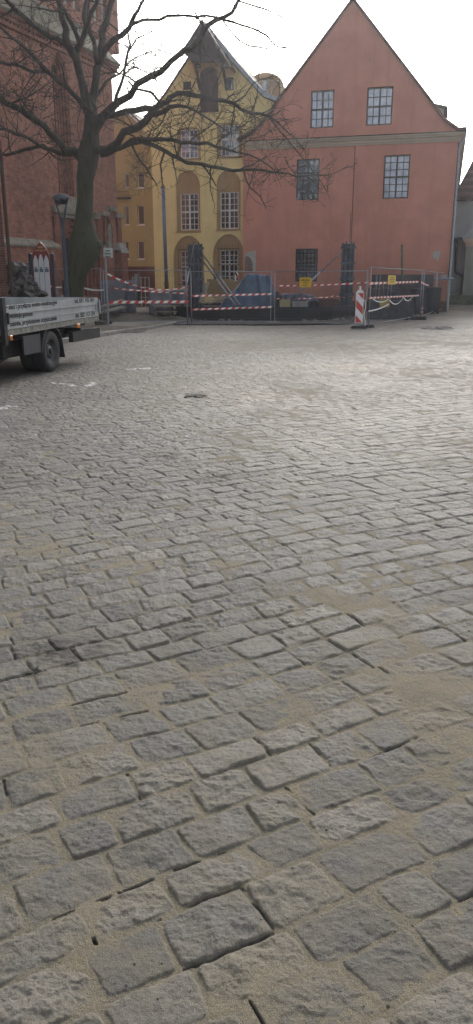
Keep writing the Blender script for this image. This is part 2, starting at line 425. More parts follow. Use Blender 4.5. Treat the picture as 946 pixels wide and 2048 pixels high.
def cobble_fields(X, Y):
    a = R(28.5); ca, sa = math.cos(a), math.sin(a)
    wx = X + .16*vn(X/2.7, Y/2.7, 91) + .05*vn(X/.9, Y/.9, 92); wy = Y + .20*vn(X/2.9, Y/2.9, 93) + .05*vn(X/.9, Y/.9, 94)
    s = wx*ca + wy*sa + .045; t = -wx*sa + wy*ca + .03
    s = s + .006*fbm(X/.07, Y/.07, 11, 2); t = t + .005*fbm(X/.07, Y/.07, 14, 2)
    H = .164; L = .236
    def rowb(j): return j*H + .022*(h2(j, 0, 5)-.5) + .022*vn(s/.42, j*7.3, 6)
    j = np.floor(t/H)
    lo = rowb(j); j = np.where(t < lo, j-1, j); lo = rowb(j); hi = rowb(j+1)
    up = t >= hi; j = np.where(up, j+1, j); lo = rowb(j); hi = rowb(j+1)
    Lj = L*(.93 + .16*h2(j, 3, 8)); off = (h2(j, 1, 9)-.5)*L*.8
    sh = s + off
    def colb(i): return i*Lj + Lj*.34*(h2(i, j, 10)-.5)
    i = np.floor(sh/Lj); i = np.where(sh < colb(i), i-1, i); i = np.where(sh >= colb(i+1), i+1, i)
    cl = colb(i); cr = colb(i+1)
    r1 = h2(i, j, 21); r2 = h2(i, j, 22); r3 = h2(i, j, 23); r4 = h2(i, j, 24); r5 = h2(i, j, 25)
    # skew each stone's ends a little
    tc = (t-(lo+hi)/2); cl = cl + tc*(r5-.5)*.22; cr = cr + tc*(h2(i+1, j, 25)-.5)*.22
    d1 = sh-cl; d2 = cr-sh; d3 = t-lo; d4 = hi-t
    rc = .017 + .012*r1
    dx = np.minimum(d1, d2); dy = np.minimum(d3, d4)
    ax = np.maximum(rc-dx, 0); ay = np.maximum(rc-dy, 0)
    d = rc - np.hypot(ax, ay)                      # rounded-rectangle distance from the cell edge
    d = np.minimum(d, np.minimum(dx, dy)+.001) - .0015 - .003*r2
    d = d + .0055*fbm(X/.035, Y/.035, 31, 3)
    dist = np.hypot(X, Y)
    nearS = 1-ss(2.6, 4.6, dist); farS = ss(14, 30, dist)
    crown = 1-(1-np.clip(d/.014, 0, 1))**2.6
    hk = .0125 + .002*farS + .0025*nearS
    top = hk*crown
    uu = (sh-(cl+cr)/2)/L; vv = (t-(lo+hi)/2)/H
    top = top + crown*((r3-.5)*.013*uu + (r4-.5)*.014*vv + (r1-.5)*.004)
    top = top - .008*crown*(uu*uu+vv*vv)*1.2
    rock = fbm(X/.055+31*r1, Y/.055+17*r2, 41, 5, .58)
    ridge = np.abs(fbm(X/.09+9*r3, Y/.06+13*r4, 51, 4, .55))
    top = top + crown*(.0062*rock*(.5+r5) - .010*ridge*(.4+r2))
    low = .012*fbm(X/1.3, Y/1.3, 61, 3) + .05*fbm(X/6, Y/6, 64, 2)
    # sand and dust between the stones
    lvl = .0020 + .0035*nearS + .0060*fbm(X/.22, Y/.22, 71, 4) + .004*fbm(X/1.1, Y/1.1, 75, 3)
    patch = np.zeros_like(X)
    for px, py, ex, ey, amt in SAND:
        gx, gy = gxy(px, py)
        q = np.exp(-(((X-gx)/ex)**2 + ((Y-gy)/ey)**2))
        patch = np.maximum(patch, q*amt)
    patch = patch*(.75+1.1*fbm(X/.35, Y/.35, 81, 4))
    lvl = lvl + .009*np.clip(patch, 0, 1.3)
    # opened joints: per joint piece the sand has washed out
    edge_id = np.where(dx < dy, np.where(d1 < d2, i, i+1)*2+1, np.where(d3 < d4, j, j+1)*2)
    other = np.where(dx < dy, j, i)
    gapr = h2(edge_id, other, 33)
    openp = .45 - .30*nearS - .2*farS + .5*fbm(X/1.6, Y/1.6, 34, 2)
    gap = (gapr < openp) & (np.minimum(dx, dy) < .009)
    gap = gap & (patch < .55)
    gapw = np.where(gap, 1-ss(.001, .0045+.003*h2(edge_id, other, 37), np.minimum(dx, dy)), 0)*ss(-.12, .12, fbm(X/.07, Y/.07, 36, 3))
    lvl = lvl - (.018+.010*nearS)*gapw
    grit = .0016*fbm(X/.008, Y/.008, 78, 2) if True else 0
    sand = ss(-.0022, .0022, lvl-top)
    z = np.maximum(top, lvl+grit*nearS)
    film = np.clip(.3 + .7*fbm(X/2.6, Y/2.6, 86, 3) + 1.3*fbm(X/.10, Y/.10, 85, 5) + .4*nearS + .8*patch - .35*r3 + .5*(1-np.clip(d/.03, 0, 1)), 0, 1)
    sand = np.maximum(sand, film*.36*(.3+nearS*.8+.3*farS+1.3*patch))
    sand = sand*(1-gapw)
    paint = np.zeros_like(X)
    for A, B, w in PAINT:
        ax_, ay_ = gxy(*A); bx, by = gxy(*B); vx, vy = bx-ax_, by-ay_; l2 = vx*vx+vy*vy
        tt = np.clip(((X-ax_)*vx+(Y-ay_)*vy)/l2, 0, 1); dd = np.hypot(X-ax_-tt*vx, Y-ay_-tt*vy)
        paint = np.maximum(paint, (1-ss(w*.8, w*1.1, dd+.05*fbm(X/.1, Y/.1, 88, 3)))*ss(-.12, .12, fbm(X/.06, Y/.06, 89, 3)))
    paint = paint*(crown > .5)
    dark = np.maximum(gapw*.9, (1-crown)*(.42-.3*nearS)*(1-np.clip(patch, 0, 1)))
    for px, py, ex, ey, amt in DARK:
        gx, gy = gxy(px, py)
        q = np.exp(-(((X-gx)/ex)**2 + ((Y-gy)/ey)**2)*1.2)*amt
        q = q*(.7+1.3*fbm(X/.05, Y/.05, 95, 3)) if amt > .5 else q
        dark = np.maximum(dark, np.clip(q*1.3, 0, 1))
    # the one missing stone
    gx, gy = gxy(386, 793); hole = np.exp(-(((X-gx)/.17)**2+((Y-gy)/.2)**2)**2)
    z = z + low - .055*hole
    tone = np.clip(.5 + .55*(r1-.5) + .35*(r5-.5)*r2 + .55*fbm(X/2.2, Y/2.2, 97, 3), 0, 1)
    return z, tone, np.clip(sand, 0, 1), np.clip(paint, 0, 1), np.clip(dark, 0, 1)

def make_cobbles():
    az = np.concatenate([-np.geomspace(R(80), R(25.2), 60), np.linspace(-R(25), R(25), 760), np.geomspace(R(25.2), R(80), 60)])
    rr = [.75]
    while rr[-1] < 38:
        r = rr[-1]
        pix = (r*r+EYE*EYE)/(EYE*769)*(.62 if r < 3.6 else .9)
        cap = .011 if r < 7 else (.016 if r < 12 else .03 + .0025*(r-12))
        if r < 1.15: pix = .02
        rr.append(r + min(pix, cap))
    rr = np.array(rr); A, Rr = np.meshgrid(az, rr)
    X = Rr*np.sin(A); Y = Rr*np.cos(A)
    z, tone, sand, paint, dark = cobble_fields(X, Y)
    # blend out at the far rim
    z = z*(1-ss(35, 38, Rr)) 
    nr, nc = X.shape; n = nr*nc
    co = np.stack([X, Y, z], -1).reshape(-1).astype(np.float32)
    me = bpy.data.meshes.new('cobbles'); me.vertices.add(n); me.vertices.foreach_set('co', co)
    idx = np.arange(n).reshape(nr, nc)
    q = np.stack([idx[:-1,:-1], idx[:-1,1:], idx[1:,1:], idx[1:,:-1]], -1).reshape(-1, 4)[:, ::-1].astype(np.int32)
    nf = len(q); me.loops.add(nf*4); me.loops.foreach_set('vertex_index', q.reshape(-1))
    me.polygons.add(nf); me.polygons.foreach_set('loop_start', np.arange(0, nf*4, 4, dtype=np.int32))
    me.polygons.foreach_set('loop_total', np.full(nf, 4, dtype=np.int32))
    me.polygons.foreach_set('use_smooth', np.ones(nf, dtype=bool))
    me.update(); 
    at_ = me.attributes.new('cob', 'FLOAT_COLOR', 'POINT')
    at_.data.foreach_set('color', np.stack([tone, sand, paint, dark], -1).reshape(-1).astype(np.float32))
    o = bpy.data.objects.new('cobbled_square', me); COL.objects.link(o); struct(o)
    print('cobble verts', n, 'z up' if me.polygons[0].normal.z > 0 else 'FLIPPED')
    m, nt, b = new_mat('cobblestone')
    at2 = nt.nodes.new('ShaderNodeAttribute'); at2.attribute_name = 'cob'
    sp = nt.nodes.new('ShaderNodeSeparateColor'); nt.links.new(at2.outputs['Color'], sp.inputs[0])
    geo = nt.nodes.new('ShaderNodeNewGeometry'); pos = geo.outputs['Position']
    f1 = noise_n(nt, 60, 6, .7, vec=pos); f2 = noise_n(nt, 9, 5, .6, vec=pos); f3 = noise_n(nt, 420, 3, .6, vec=pos)
    st = ramp(nt, sp.outputs[0], [(.0, (.05,.05,.053)), (.4, (.09,.087,.084)), (.72, (.12,.115,.107)), (1.0, (.172,.158,.135))])
    st = mixc(nt, st, ramp(nt, f1, [(.3, (.55,.55,.57)), (.7, (1.45,1.45,1.42))]), .85, 'MULTIPLY')
    st = mixc(nt, st, ramp(nt, f3, [(.35, (.62,.62,.62)), (.65, (1.38,1.38,1.36))]), .8, 'MULTIPLY')
    sc = ramp(nt, f3, [(.3, (.095,.085,.064)), (.5, (.195,.176,.132)), (.72, (.34,.31,.24))])
    sc = mixc(nt, sc, ramp(nt, f2, [(.3, (.8,.8,.82)), (.7, (1.12,1.08,1.0))]), .8, 'MULTIPLY')
    c = mixc(nt, st, sc, sp.outputs[1])
    c = mixc(nt, c, (.55,.56,.57), math_n(nt, 'MULTIPLY', sp.outputs[2], .75))
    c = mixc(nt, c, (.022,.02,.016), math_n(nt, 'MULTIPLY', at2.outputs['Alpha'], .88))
    nt.links.new(c, b.inputs['Base Color'])
    rg = math_n(nt, 'ADD', math_n(nt, 'MULTIPLY', sp.outputs[1], .35), math_n(nt, 'ADD', .50, math_n(nt, 'MULTIPLY', f1, .2)))
    nt.links.new(rg, b.inputs['Roughness']); b.inputs['Specular IOR Level'].default_value = .34
    hgt = math_n(nt, 'ADD', math_n(nt, 'MULTIPLY', f1, .8), math_n(nt, 'MULTIPLY', f3, .35))
    bump(nt, b, hgt, 1.0, .008)
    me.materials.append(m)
make_cobbles()

# wide ground sheet out to the horizon
def make_ground():
    m, nt, b = new_mat('dusty_ground')
    geo = nt.nodes.new('ShaderNodeNewGeometry'); pos = geo.outputs['Position']
    c = ramp(nt, noise_n(nt, .35, 7, .65, vec=pos), [(.3, (.13,.12,.10)), (.55, (.2,.185,.155)), (.75, (.27,.25,.21))])
    c = mixc(nt, c, ramp(nt, noise_n(nt, 6, 6, .7, vec=pos), [(.3,(.7,.7,.7)),(.7,(1.25,1.25,1.25))]), .8, 'MULTIPLY')
    nt.links.new(c, b.inputs['Base Color']); b.inputs['Roughness'].default_value = .9
    bump(nt, b, noise_n(nt, 12, 6, .7, vec=pos), .7, .03)
    g = MB(); n = 60
    xs = np.concatenate([np.linspace(-900,-60,6), np.linspace(-50,50,41), np.linspace(60,900,6)])
    ys = np.concatenate([np.linspace(-900,-40,5), np.linspace(-30,90,49), np.linspace(110,1500,6)])
    vs = []
    for y in ys:
        for x in xs:
            z = -.07 if math.hypot(x, y) < 36.2 and y > -2 else -.03
            vs.append((x, y, z if y > 0 or abs(x) > 60 else -.07))
    nx = len(xs); fs = [(j*nx+i, j*nx+i+1, (j+1)*nx+i+1, (j+1)*nx+i) for j in range(len(ys)-1) for i in range(nx-1)]
    g.add(vs, fs); o = g.obj('ground', m); struct(o)
make_ground()

# pavement with kerb on the left, and the muddy strip in front of it
def make_pavement():
    K = [gnd(-260, 770), gnd(-60, 722), gnd(60, 697), gnd(180, 677), gnd(240, 666), gnd(292, 660), gnd(347, 650.5), gnd(352, 647)]
    m, nt, b = new_mat('small_paving')
    geo = nt.nodes.new('ShaderNodeNewGeometry'); pos = geo.outputs['Position']
    br = nt.nodes.new('ShaderNodeTexBrick'); nt.links.new(pos, br.inputs['Vector']); br.inputs['Scale'].default_value = 1
    br.inputs['Brick Width'].default_value = .2; br.inputs['Row Height'].default_value = .2; br.inputs['Mortar Size'].default_value = .012
    br.inputs['Color1'].default_value = (.2,.19,.165,1); br.inputs['Color2'].default_value = (.27,.255,.22,1); br.inputs['Mortar'].default_value = (.09,.085,.07,1)
    f = ramp(nt, noise_n(nt, .8, 6, .65, vec=pos), [(.45,(0,0,0)),(.6,(1,1,1))])
    c = mixc(nt, br.outputs[0], (.085,.078,.062), math_n(nt, 'MULTIPLY', f, .85))
    nt.links.new(c, b.inputs['Base Color']); b.inputs['Roughness'].default_value = .9
    bump(nt, b, noise_n(nt, 10, 6, .7, vec=pos), .8, .03)
    poly = [(p.x, p.y) for p in K] + [(K[-1].x-.6, 48), (-40, 48), (-40, K[0].y)]
    # inset a little so kerb fronts it
    g = MB(); g.hprism(poly, -.1, .075); o = g.obj('pavement', m); struct(o)
    kb = MB()
    pts = [Vector((p.x, p.y, 0)) for p in K]
    for a, c_ in zip(pts[:-1], pts[1:]):
        L = (c_-a).length; n = max(1, int(L/1.0)); d = (c_-a)/n
        for k in range(n):
            p = a + d*k + d*.01; q = a + d*(k+1) - d*.01
            j = random.uniform(-.012, .012)
            kb.bar((p.x, p.y-.06+j, .01), (q.x, q.y-.06+j, .01), .14, .2+random.uniform(-.012,.012))
    struct(kb.obj('kerb', M['kerb']))
    # soil mound spilled over the pavement behind the sign post
    def mound(name, cx, cy, rx, ry, h, mat, z0, seed):
        g = MB(); n = 28; vs = []
        for j in range(n+1):
            for i in range(n+1):
                u = i/n*2-1; v = j/n*2-1; rr = math.hypot(u, v)
                e = max(0, 1-rr*rr)
                z = h*e**.8*(1+.5*mn.noise(Vector((u*2.2+seed, v*2.2, seed)))) + .05*mn.noise(Vector((u*9, v*9, seed)))*min(1, e*3)
                if e == 0: z = -.06
                vs.append((cx+u*rx, cy+v*ry, z0+z))
        fs = [(j*(n+1)+i, j*(n+1)+i+1, (j+1)*(n+1)+i+1, (j+1)*(n+1)+i) for j in range(n) for i in range(n)]
        g.add(vs, fs); return g.obj(name, mat, smooth=True)
    struct(mound('soil', gnd(262, 640).x, 34.5, 3.2, 2.6, .22, M['soil'], .08, 3.1))
    struct(mound('soil', gnd(170, 668).x-.8, 27.2, 2.6, 1.4, .05, M['soil'], .08, 8.3))
    o = mound('gravel_heap', gnd(882, 659).x, 28.3, .62, .5, .07, M['rubble'], .0, 5.5)
    tag(o, 'low grey heap of gravel lying on the square at the right', 'gravel heap', kind='stuff')
    return mound
mound = make_pavement()

# ------------------------------------------------------------------ shared building pieces
def arch_poly(x0, x1, z0, zs, top, pointed=False, n=12):
    """opening outline: bottom z0, springing zs, crown top"""
    c = (x0+x1)/2; r = (x1-x0)/2; pts = [(x0, z0), (x1, z0), (x1, zs)]
    for k in range(1, n):
        a = math.pi*k/n
        if pointed:
            t = math.cos(a)
            # two arcs meeting at the apex
            x = c + r*t; z = zs + (top-zs)*(max(0, 1-abs(t)**1.25))**.62
        else: x = c + r*math.cos(a); z = zs + (top-zs)*math.sin(a)
        pts.append((x, z))
    pts.append((x0, zs)); return pts
def rect(x0, x1, z0, z1): return [(x0, z0), (x1, z0), (x1, z1), (x0, z1)]
def window(parent, x0, x1, z0, z1, y, fm, gm, cols=4, rows=4, thick=.07, thin=.028, cross=None, label=None, name='window'):
    w = MB(); e = .075 if fm is M['win_dark'] else .05
    if fm is M['win_dark']: thin = max(thin, .042)
    w.box(x0, x0+e, y, y+.07, z0, z1); w.box(x1-e, x1, y, y+.07, z0, z1)
    w.box(x0+e, x1-e, y, y+.07, z0, z0+e); w.box(x0+e, x1-e, y, y+.07, z1-e, z1)
    cx = (x0+x1)/2
    if cols > 1: w.box(cx-thick/2, cx+thick/2, y-.006, y+.075, z0+e, z1-e)
    zt = z0 + (z1-z0)*(cross if cross else .5)
    if cross != 0: 
        w.box(x0+e, cx-thick/2, y-.01, y+.07, zt-thick/2, zt+thick/2); w.box(cx+thick/2, x1-e, y-.01, y+.07, zt-thick/2, zt+thick/2)
    for k in range(1, cols):
        if cols % 2 == 0 and k == cols//2: continue
        x = x0 + (x1-x0)*k/cols; w.box(x-thin/2, x+thin/2, y+.012, y+.05, z0+e, z1-e)
    for k in range(1, rows):
        z = z0 + (z1-z0)*k/rows
        if abs(z-zt) < .12: continue
        w.box(x0+e, x1-e, y+.016, y+.046, z-thin/2, z+thin/2)
    o = w.obj(name, fm, parent)
    if label: o['label'] = label
    g = MB(); g.add([(x0+.01, y+.04, z0+.01), (x1-.01, y+.04, z0+.01), (x1-.01, y+.04, z1-.01), (x0+.01, y+.04, z1-.01)], [(0,1,2,3)])
    g.box(x0+.01, x1-.01, y+.045, y+.06, z0+.01, z1-.01)
    g.obj('pane', gm, o)
    return o
AZ = R(14.7)

# ------------------------------------------------------------------ red gabled house
cr = at(892, 620, 45.0)
FR = Frame((cr.x, 45.0), AZ)
def red_house():
    h = frame_empty('red_house', FR, 'large terracotta red rendered house with a tall steep gable and cream cornice', 'house')
    P = FR
    xr = 0.0; xl = P(486, 400)[0]
    zc = P(700, 292)[1]    # wall top = cornice underside
    wins = [(593.5,637,318.5,399.5),(769,816,310.5,396.5)]
    gw = [(622,666.5,181.5,254.5),(735,783,175,249)]
    lo = (591.5,634,497.5,563)
    def rc(t): 
        a = P(t[0], t[2]); b_ = P(t[1], t[3]); return (a[0], b_[0], b_[1], a[1])
    W = [rc(t) for t in wins]; G = [rc(t) for t in gw]; Lw = rc(lo)
    ap = P(706, 2); A = P(560, 200); B = P(541, 229); C = P(512, 262); D = P(484, 281)
    A2 = P(854, 196); B2 = P(887, 241); C2 = P(914, 259)
    zc2 = zc + .46
    outer = [(xl, -.2), (xr, -.2), (xr, zc2), (C2[0], max(C2[1], zc2+.05)), B2, A2, ap, A, B, C, (D[0], max(D[1], zc2+.05)), (xl, zc2)]
    outer = [(xl, -.2), (xr, -.2), (xr, zc2), (min(C2[0],xr-.01), zc2+.03), (B2[0], B2[1]), A2, ap, A, B, C, (max(xl,D[0]), zc2+.03)]
    w = MB(); holes = [rect(*t) for t in W+G+[Lw]]
    w.holed(outer, holes, 0, .16)
    DEP = 27
    w.box(xl, xr, DEP-.2, DEP, -.2, zc2)                      # rear wall
    w.add([(xr,0,-.2),(xr,DEP,-.2),(xr,DEP,zc2),(xr,0,zc2)], [(0,1,2,3)])
    w.add([(xl,0,-.2),(xl,DEP,-.2),(xl,DEP,zc2),(xl,0,zc2)], [(0,1,2,3)])
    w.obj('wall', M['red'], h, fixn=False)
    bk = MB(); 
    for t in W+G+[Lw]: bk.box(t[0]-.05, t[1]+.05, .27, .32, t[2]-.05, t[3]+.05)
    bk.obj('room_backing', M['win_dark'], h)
    gms = [M['g_grey'], M['g_pale']]
    for k, t in enumerate(W):
        window(h, *t, .1, M['win_dark'], gms[k], 4, 6, cross=.5, thick=.09, label=['dark framed window with grey panes', 'dark framed window with pale blue panes'][k])
    for k, t in enumerate(G): window(h, *t, .1, M['win_dark'], M['g_blue' if k == 0 else 'g_pale'], 4, 4, cross=.5, thick=.09)
    o = window(h, *Lw, .1, M['win_dark'], M['g_dark'], 6, 7, cross=.46, thick=.09, label='ground floor window with an iron grille and white inner panes')
    g = MB(); x0, x1, z0, z1 = Lw
    for k in range(9): x = x0+(x1-x0)*k/8; g.box(x-.011, x+.011, .02, .04, z0-.02, z1+.05)
    for k in range(10): z = z0+(z1-z0)*k/9; g.box(x0-.03, x1+.03, .005, .019, z-.01, z+.01)
    g.obj('window_grille', M['iron'], o)
    g = MB()
    for i in range(4):
        for j in range(3):
            xx = x0+.12+(x1-x0-.24)*(i/4)+.03+(.06 if i > 1 else 0); zz = z0+.12+j*.29
            g.box(xx, xx+(x1-x0)*.17, .128, .136, zz, zz+.23)
    g.obj('inner_pane', M['g_pale'], o)
    # cornice: stepped mouldings along the front, returning along the right side
    c = MB(); prof = [(.07, 0, .09), (.13, .09, .24), (.24, .24, .33), (.32, .33, .42)]
    for d, za, zb in prof:
        c.box(xl+.1-d*.3, xr+d, -d, .0-.004, zc+za, zc+zb-.004)
        c.box(xr+.004, xr+d, .0, DEP, zc+za, zc+zb-.004)
    c.obj('cornice', M['cream'], h)
    s = MB(); s.box(xl-.1, xr+.37, -.37, -.0-.004, zc+.425, zc+.455); s.box(xr+.004, xr+.38, 0, DEP, zc+.425, zc+.52)
    s.obj('cornice_flashing', M['roof_dark'], h)
    # roof: two slopes with a flare, thin overhang past the gable
    r = MB(); t = .14
    line = [(D[0]-.25, zc2+.02), C, B, A, ap, A2, B2, (min(C2[0],xr)+.05, C2[1]-.05), (xr+.36, zc2+.08)]
    b0 = len(r.v)
    n = len(line)
    for y in (-.14, DEP+.2):
        for k, (x, z) in enumerate(line): r.v.append((x, y, z))
        for k, (x, z) in enumerate(line):
            a = line[max(k-1,0)]; b_ = line[min(k+1,n-1)]; dx, dz = b_[0]-a[0], b_[1]-a[1]; l = math.hypot(dx, dz)
            if k == n//2: r.v.append((x, y, z+t*1.5))
            else: r.v.append((x-dz/l*t, y, z+dx/l*t))
    for k in range(n-1):
        for f in ((k,k+1,n+k+1,n+k), (2*n+k,3*n+k,3*n+k+1,2*n+k+1), (n+k,n+k+1,3*n+k+1,3*n+k), (k,2*n+k,2*n+k+1,k+1)):
            r.f.append(tuple(b0+i for i in f)); r.m.append(0)
    ro = r.obj('roof', M['roof_red'], h)
    # small dormer low on the right slope
    dm = MB(); dx0, dz0 = P(862, 205, 2)[0], P(862, 222, 2)[1]
    x1, z1 = P(888, 212, 2); 
    dm.prism([(dx0-1.2, dz0-.2), (x1, P(888,240,2)[1]), (x1, z1-.15), (dx0-1.2, z1+.35)], 2.0, 4.4)
    d_ = dm.obj('dormer', M['cream'], ro)
    dm = MB(); dm.prism([(dx0-1.3, z1+.37), (x1+.22, z1-.2), (x1+.22, z1-.05), (dx0-1.3, z1+.52)], 1.85, 4.5); dm.obj('dormer_roof', M['roof_dark'], ro)
    # drainpipe at the right corner
    g = MB(); zt = zc+.45
    g.tube([(xr+.34,-.10,zt),(xr+.3,-.12,zt-.25),(xr+.07,-.12,zt-.8),(xr+.07,-.12,.5),(xr+.07,-.12,.05)], .055, 8)
    for z in (1.5, 3.2, 5, 6.8): g.box(xr-.0, xr+.14, -.19, -.003, z, z+.04)
    g.obj('drainpipe', M['zinc'], h)
    g = MB(); g.box(xr-.02,xr+.035,-.016,-.003,.0,zc-.05); g.obj('corner_joint', M['win_dark'], h)
    # thin cable channel down the middle
    g = MB(); x, _ = P(706, 400); g.box(x-.02, x+.015, -.025, -.003, P(703,485)[1], zc-.02); g.box(x-.1, x-.07, -.02, -.003, P(703,485)[1], P(703,425)[1]); g.obj('cable', M['dado'], h)
    # bare plaster patches
    def patch(name, pts, mat, yy=-.012, th=.01):
        g = MB(); g.prism([P(*p) for p in pts], yy, yy+th); return g.obj(name, mat, h)
    patch('plaster_scar', [(865,514),(869,503),(880,501),(880,508),(876,522),(872,519)], M['bare'])
    patch('plaster_scar', [(491,506),(497,504),(511,501),(511.5,515),(512.5,530),(511,542),(488,545),(489,512)], M['bare'])
    patch('bare_brick_scar', [(490,513),(496,512),(503,519),(505,528),(506,545),(489,545)], M['brick_bare'], -.022)
    patch('plaster_scar', [(880,553),(884,549),(894,550),(895,554),(888,557)], M['bare'])
    # plinth grime band
    g = MB(); g.box(xl+.02, xr-.002, -.03, -.003, 0, .55); g.obj('plinth', M['dado'], h)
    return h
red_house()

# ------------------------------------------------------------------ yellow gabled house
oy = FR.ex * FR(488, 400)[0] + FR.o + FR.ey * .25
FY = Frame((oy.x, oy.y), AZ)
def yellow_house():
    h = frame_empty('yellow_house', FY, 'yellow rendered house with arched niches and a hooded hoist gable', 'house')
    P = FY; xl = P(306, 420)[0]; xr = .6
    hood_y = -1.1
    out = [(xl, -.2), (xr, -.2), (xr, P(500,285)[1]), P(553,206), P(528,196), P(505,172), P(470,133), P(408,56), P(385,108), P(330,192), P(306,222), P(288,238), (xl-.45, P(296,262)[1]), (xl, P(305,268)[1])]
    ar = []
    for (x0,x1,zb,zs,zt) in [(353,401,462,372,341.5),(433,481,459,370,340),(348,409,590,518,471.5),(426,488.5,590,514,468)]:
        a = P(x0, zb); b_ = P(x1, zb); s = P((x0+x1)/2, zs)[1]; t = P((x0+x1)/2, zt)[1]
        ar.append((a[0], b_[0], min(a[1], b_[1]) if zb < 500 else .35, s, t))
    up = []
    for (x0,x1,zb,zs,zt) in [(353.5,401.5,320,264,253),(433,484,315,256,246)]:
        a = P(x0, zb); b_ = P(x1, zb); up.append((a[0], b_[0], a[1], P((x0+x1)/2, zs)[1], P((x0+x1)/2, zt)[1]))
    sm = []
    for (x0,x1,z0,z1) in [(366,382,180,162),(452,467,181,154)]:
        a = P(x0, z0); b_ = P(x1, z1); sm.append((a[0], b_[0], a[1], b_[1]))
    da = P(400, 221); db = P(437, 221); door = (da[0], db[0], da[1], P(418,148)[1], P(418,134)[1])
    holes = [arch_poly(*a) for a in ar+up] + [rect(*t) for t in sm] + [arch_poly(*door)]
    w = MB(); w.holed(out, holes, 0, .14)
    w.add([(xl,0,-.2),(xl,14,-.2),(xl,14,P(305,268)[1]),(xl,0,P(305,268)[1])], [(0,1,2,3)])
    w.add([(xr,.1,-.2),(xr,14,-.2),(xr,14,P(500,285)[1]),(xr,.1,P(500,285)[1])], [(0,1,2,3)])
    w.obj('wall', M['yellow'], h, fixn=False)
    # recessed panels inside the niches, with the window holes in them
    wins = [((360.5,397.5,387.5,460),'w'),((440.5,477,384.5,457),'w'),((361,397,502,573),'l'),((441,476.5,500,563),'l'),((361,396.5,260,316),'u'),((442,477,251,311.5),'u')]
    rects = []
    for (x0,x1,zt,zb), k in wins:
        a = P(x0, zt, .14); b_ = P(x1, zb, .14); rects.append((a[0], b_[0], b_[1], a[1]))
    nm = MB()
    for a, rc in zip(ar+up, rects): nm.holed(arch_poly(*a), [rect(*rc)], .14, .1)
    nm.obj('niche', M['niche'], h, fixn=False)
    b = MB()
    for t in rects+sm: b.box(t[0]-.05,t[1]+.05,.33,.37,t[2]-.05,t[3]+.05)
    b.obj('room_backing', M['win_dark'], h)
    sl = MB()
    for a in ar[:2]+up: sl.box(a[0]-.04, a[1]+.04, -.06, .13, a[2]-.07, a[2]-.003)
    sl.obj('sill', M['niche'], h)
    for k, (t, rc) in enumerate(zip(wins, rects)):
        kind = t[1]; gm = M['g_dark'] if kind != 'u' else M['g_mix'] if k == 4 else M['g_grey']
        lab = {0:None,4:'white framed upper window with painted blue sky reflection',2:'barred ground floor window behind the formwork'}.get(k)
        o = window(h, *rc, .18, M['win_white'], gm, 4, 6 if kind != 'u' else 4, thick=.09, thin=.028, cross=.5 if kind == 'w' else .55, label=lab)
        if kind == 'l':
            g = MB(); x0,x1,z0,z1 = rc; z1 += .12
            for q in range(8):
                x = x0-.08+(x1-x0+.16)*q/7
                g.tube([(x,-.05,z0-.12),(x,-.05,z1+.05),(x,-.12,z1+.18)], .012, 5)
            for z in (z0+.1, (z0+z1)/2, z1-.05): g.box(x0-.14, x1+.14, -.066, -.054, z-.015, z+.015)
            for z in (z0+.1, z1-.05):
                for x in (x0-.12, x1+.12): g.box(x-.01,x+.01,-.054,.135,z-.01,z+.01)
            g.obj('window_grille', M['iron'], o)
    for t in sm: window(h, *t, .08, M['win_dark'], M['g_grey'], 2, 2, thick=.05, cross=.5)
    # hoist door and shutter, with boards below
    g = MB(); g.prism(arch_poly(*door), .09, .13); d_ = g.obj('hoist_door', M['door_wood'], h)
    g = MB(); x0, x1 = door[0], door[1]
    for k in range(1, 5): x = x0+(x1-x0)*k/5; g.box(x-.012, x+.012, .075, .088, door[2]+.03, door[3])
    g.box(x0, x1, -.2, .085, door[2]-.12, door[2]-.02)
    g.obj('door_batten', M['slate'], d_)
    # roof
    r = MB(); lineL = [P(288,238), P(306,222), P(330,192), P(385,108), P(405,50)]; lineR = [P(408,52), P(470,130), P(505,170), P(528,193), P(553,203)]
    def slope(line, sgn, y0, y1, t, mat_, nm_):
        g = MB(); n = len(line)
        for y in (y0, y1):
            for x, z in line: g.v.append((x, y, z+.004))
            for x, z in line: g.v.append((x+sgn*t*.5, y, z+t))
        for k in range(n-1):
            for f in ((k,k+1,n+k+1,n+k), (2*n+k,3*n+k,3*n+k+1,2*n+k+1), (n+k,n+k+1,3*n+k+1,3*n+k), (k,2*n+k,2*n+k+1,k+1)): g.f.append(f); g.m.append(0)
        g.f.append((0,n,3*n,2*n)); g.m.append(0); g.f.append((n-1,3*n-1,4*n-1,2*n-1)); g.m.append(0)
        return g.obj(nm_, mat_, h)
    ro = slope(lineL, -1, -.05, 14, .12, M['roof_dark'], 'roof'); slope(lineR, 1, .2, 14, .12, M['roof_dark'], 'roof')
    slope(lineR, 1, -.16, .19, .2, M['zinc'], 'verge_flashing')
    g = MB(); a = P(487,150,3); b_ = P(523,190,3)
    g.prism([(a[0]-.5,a[1]+.1),(a[0]+.1,a[1]+.25),(b_[0]+.1,b_[1]+.25),(b_[0]-.2,b_[1]-.2)], 1.5, 6); g.obj('dormer', M['slate'], h)
    # projecting timber hood over the hoist
    q = lambda px, py: P(px, py, hood_y)
    g = MB(); ap = q(405,46); L = q(369,103); Rr = q(457,132); cL = q(386,128); cR = q(447,134)
    pol = [ap, L, cL, q(400,124), q(430,124), cR, Rr]
    g.prism(pol, hood_y, hood_y+.1)
    g.obj('hood_front', M['slate'], h)
    g = MB(); t = .1
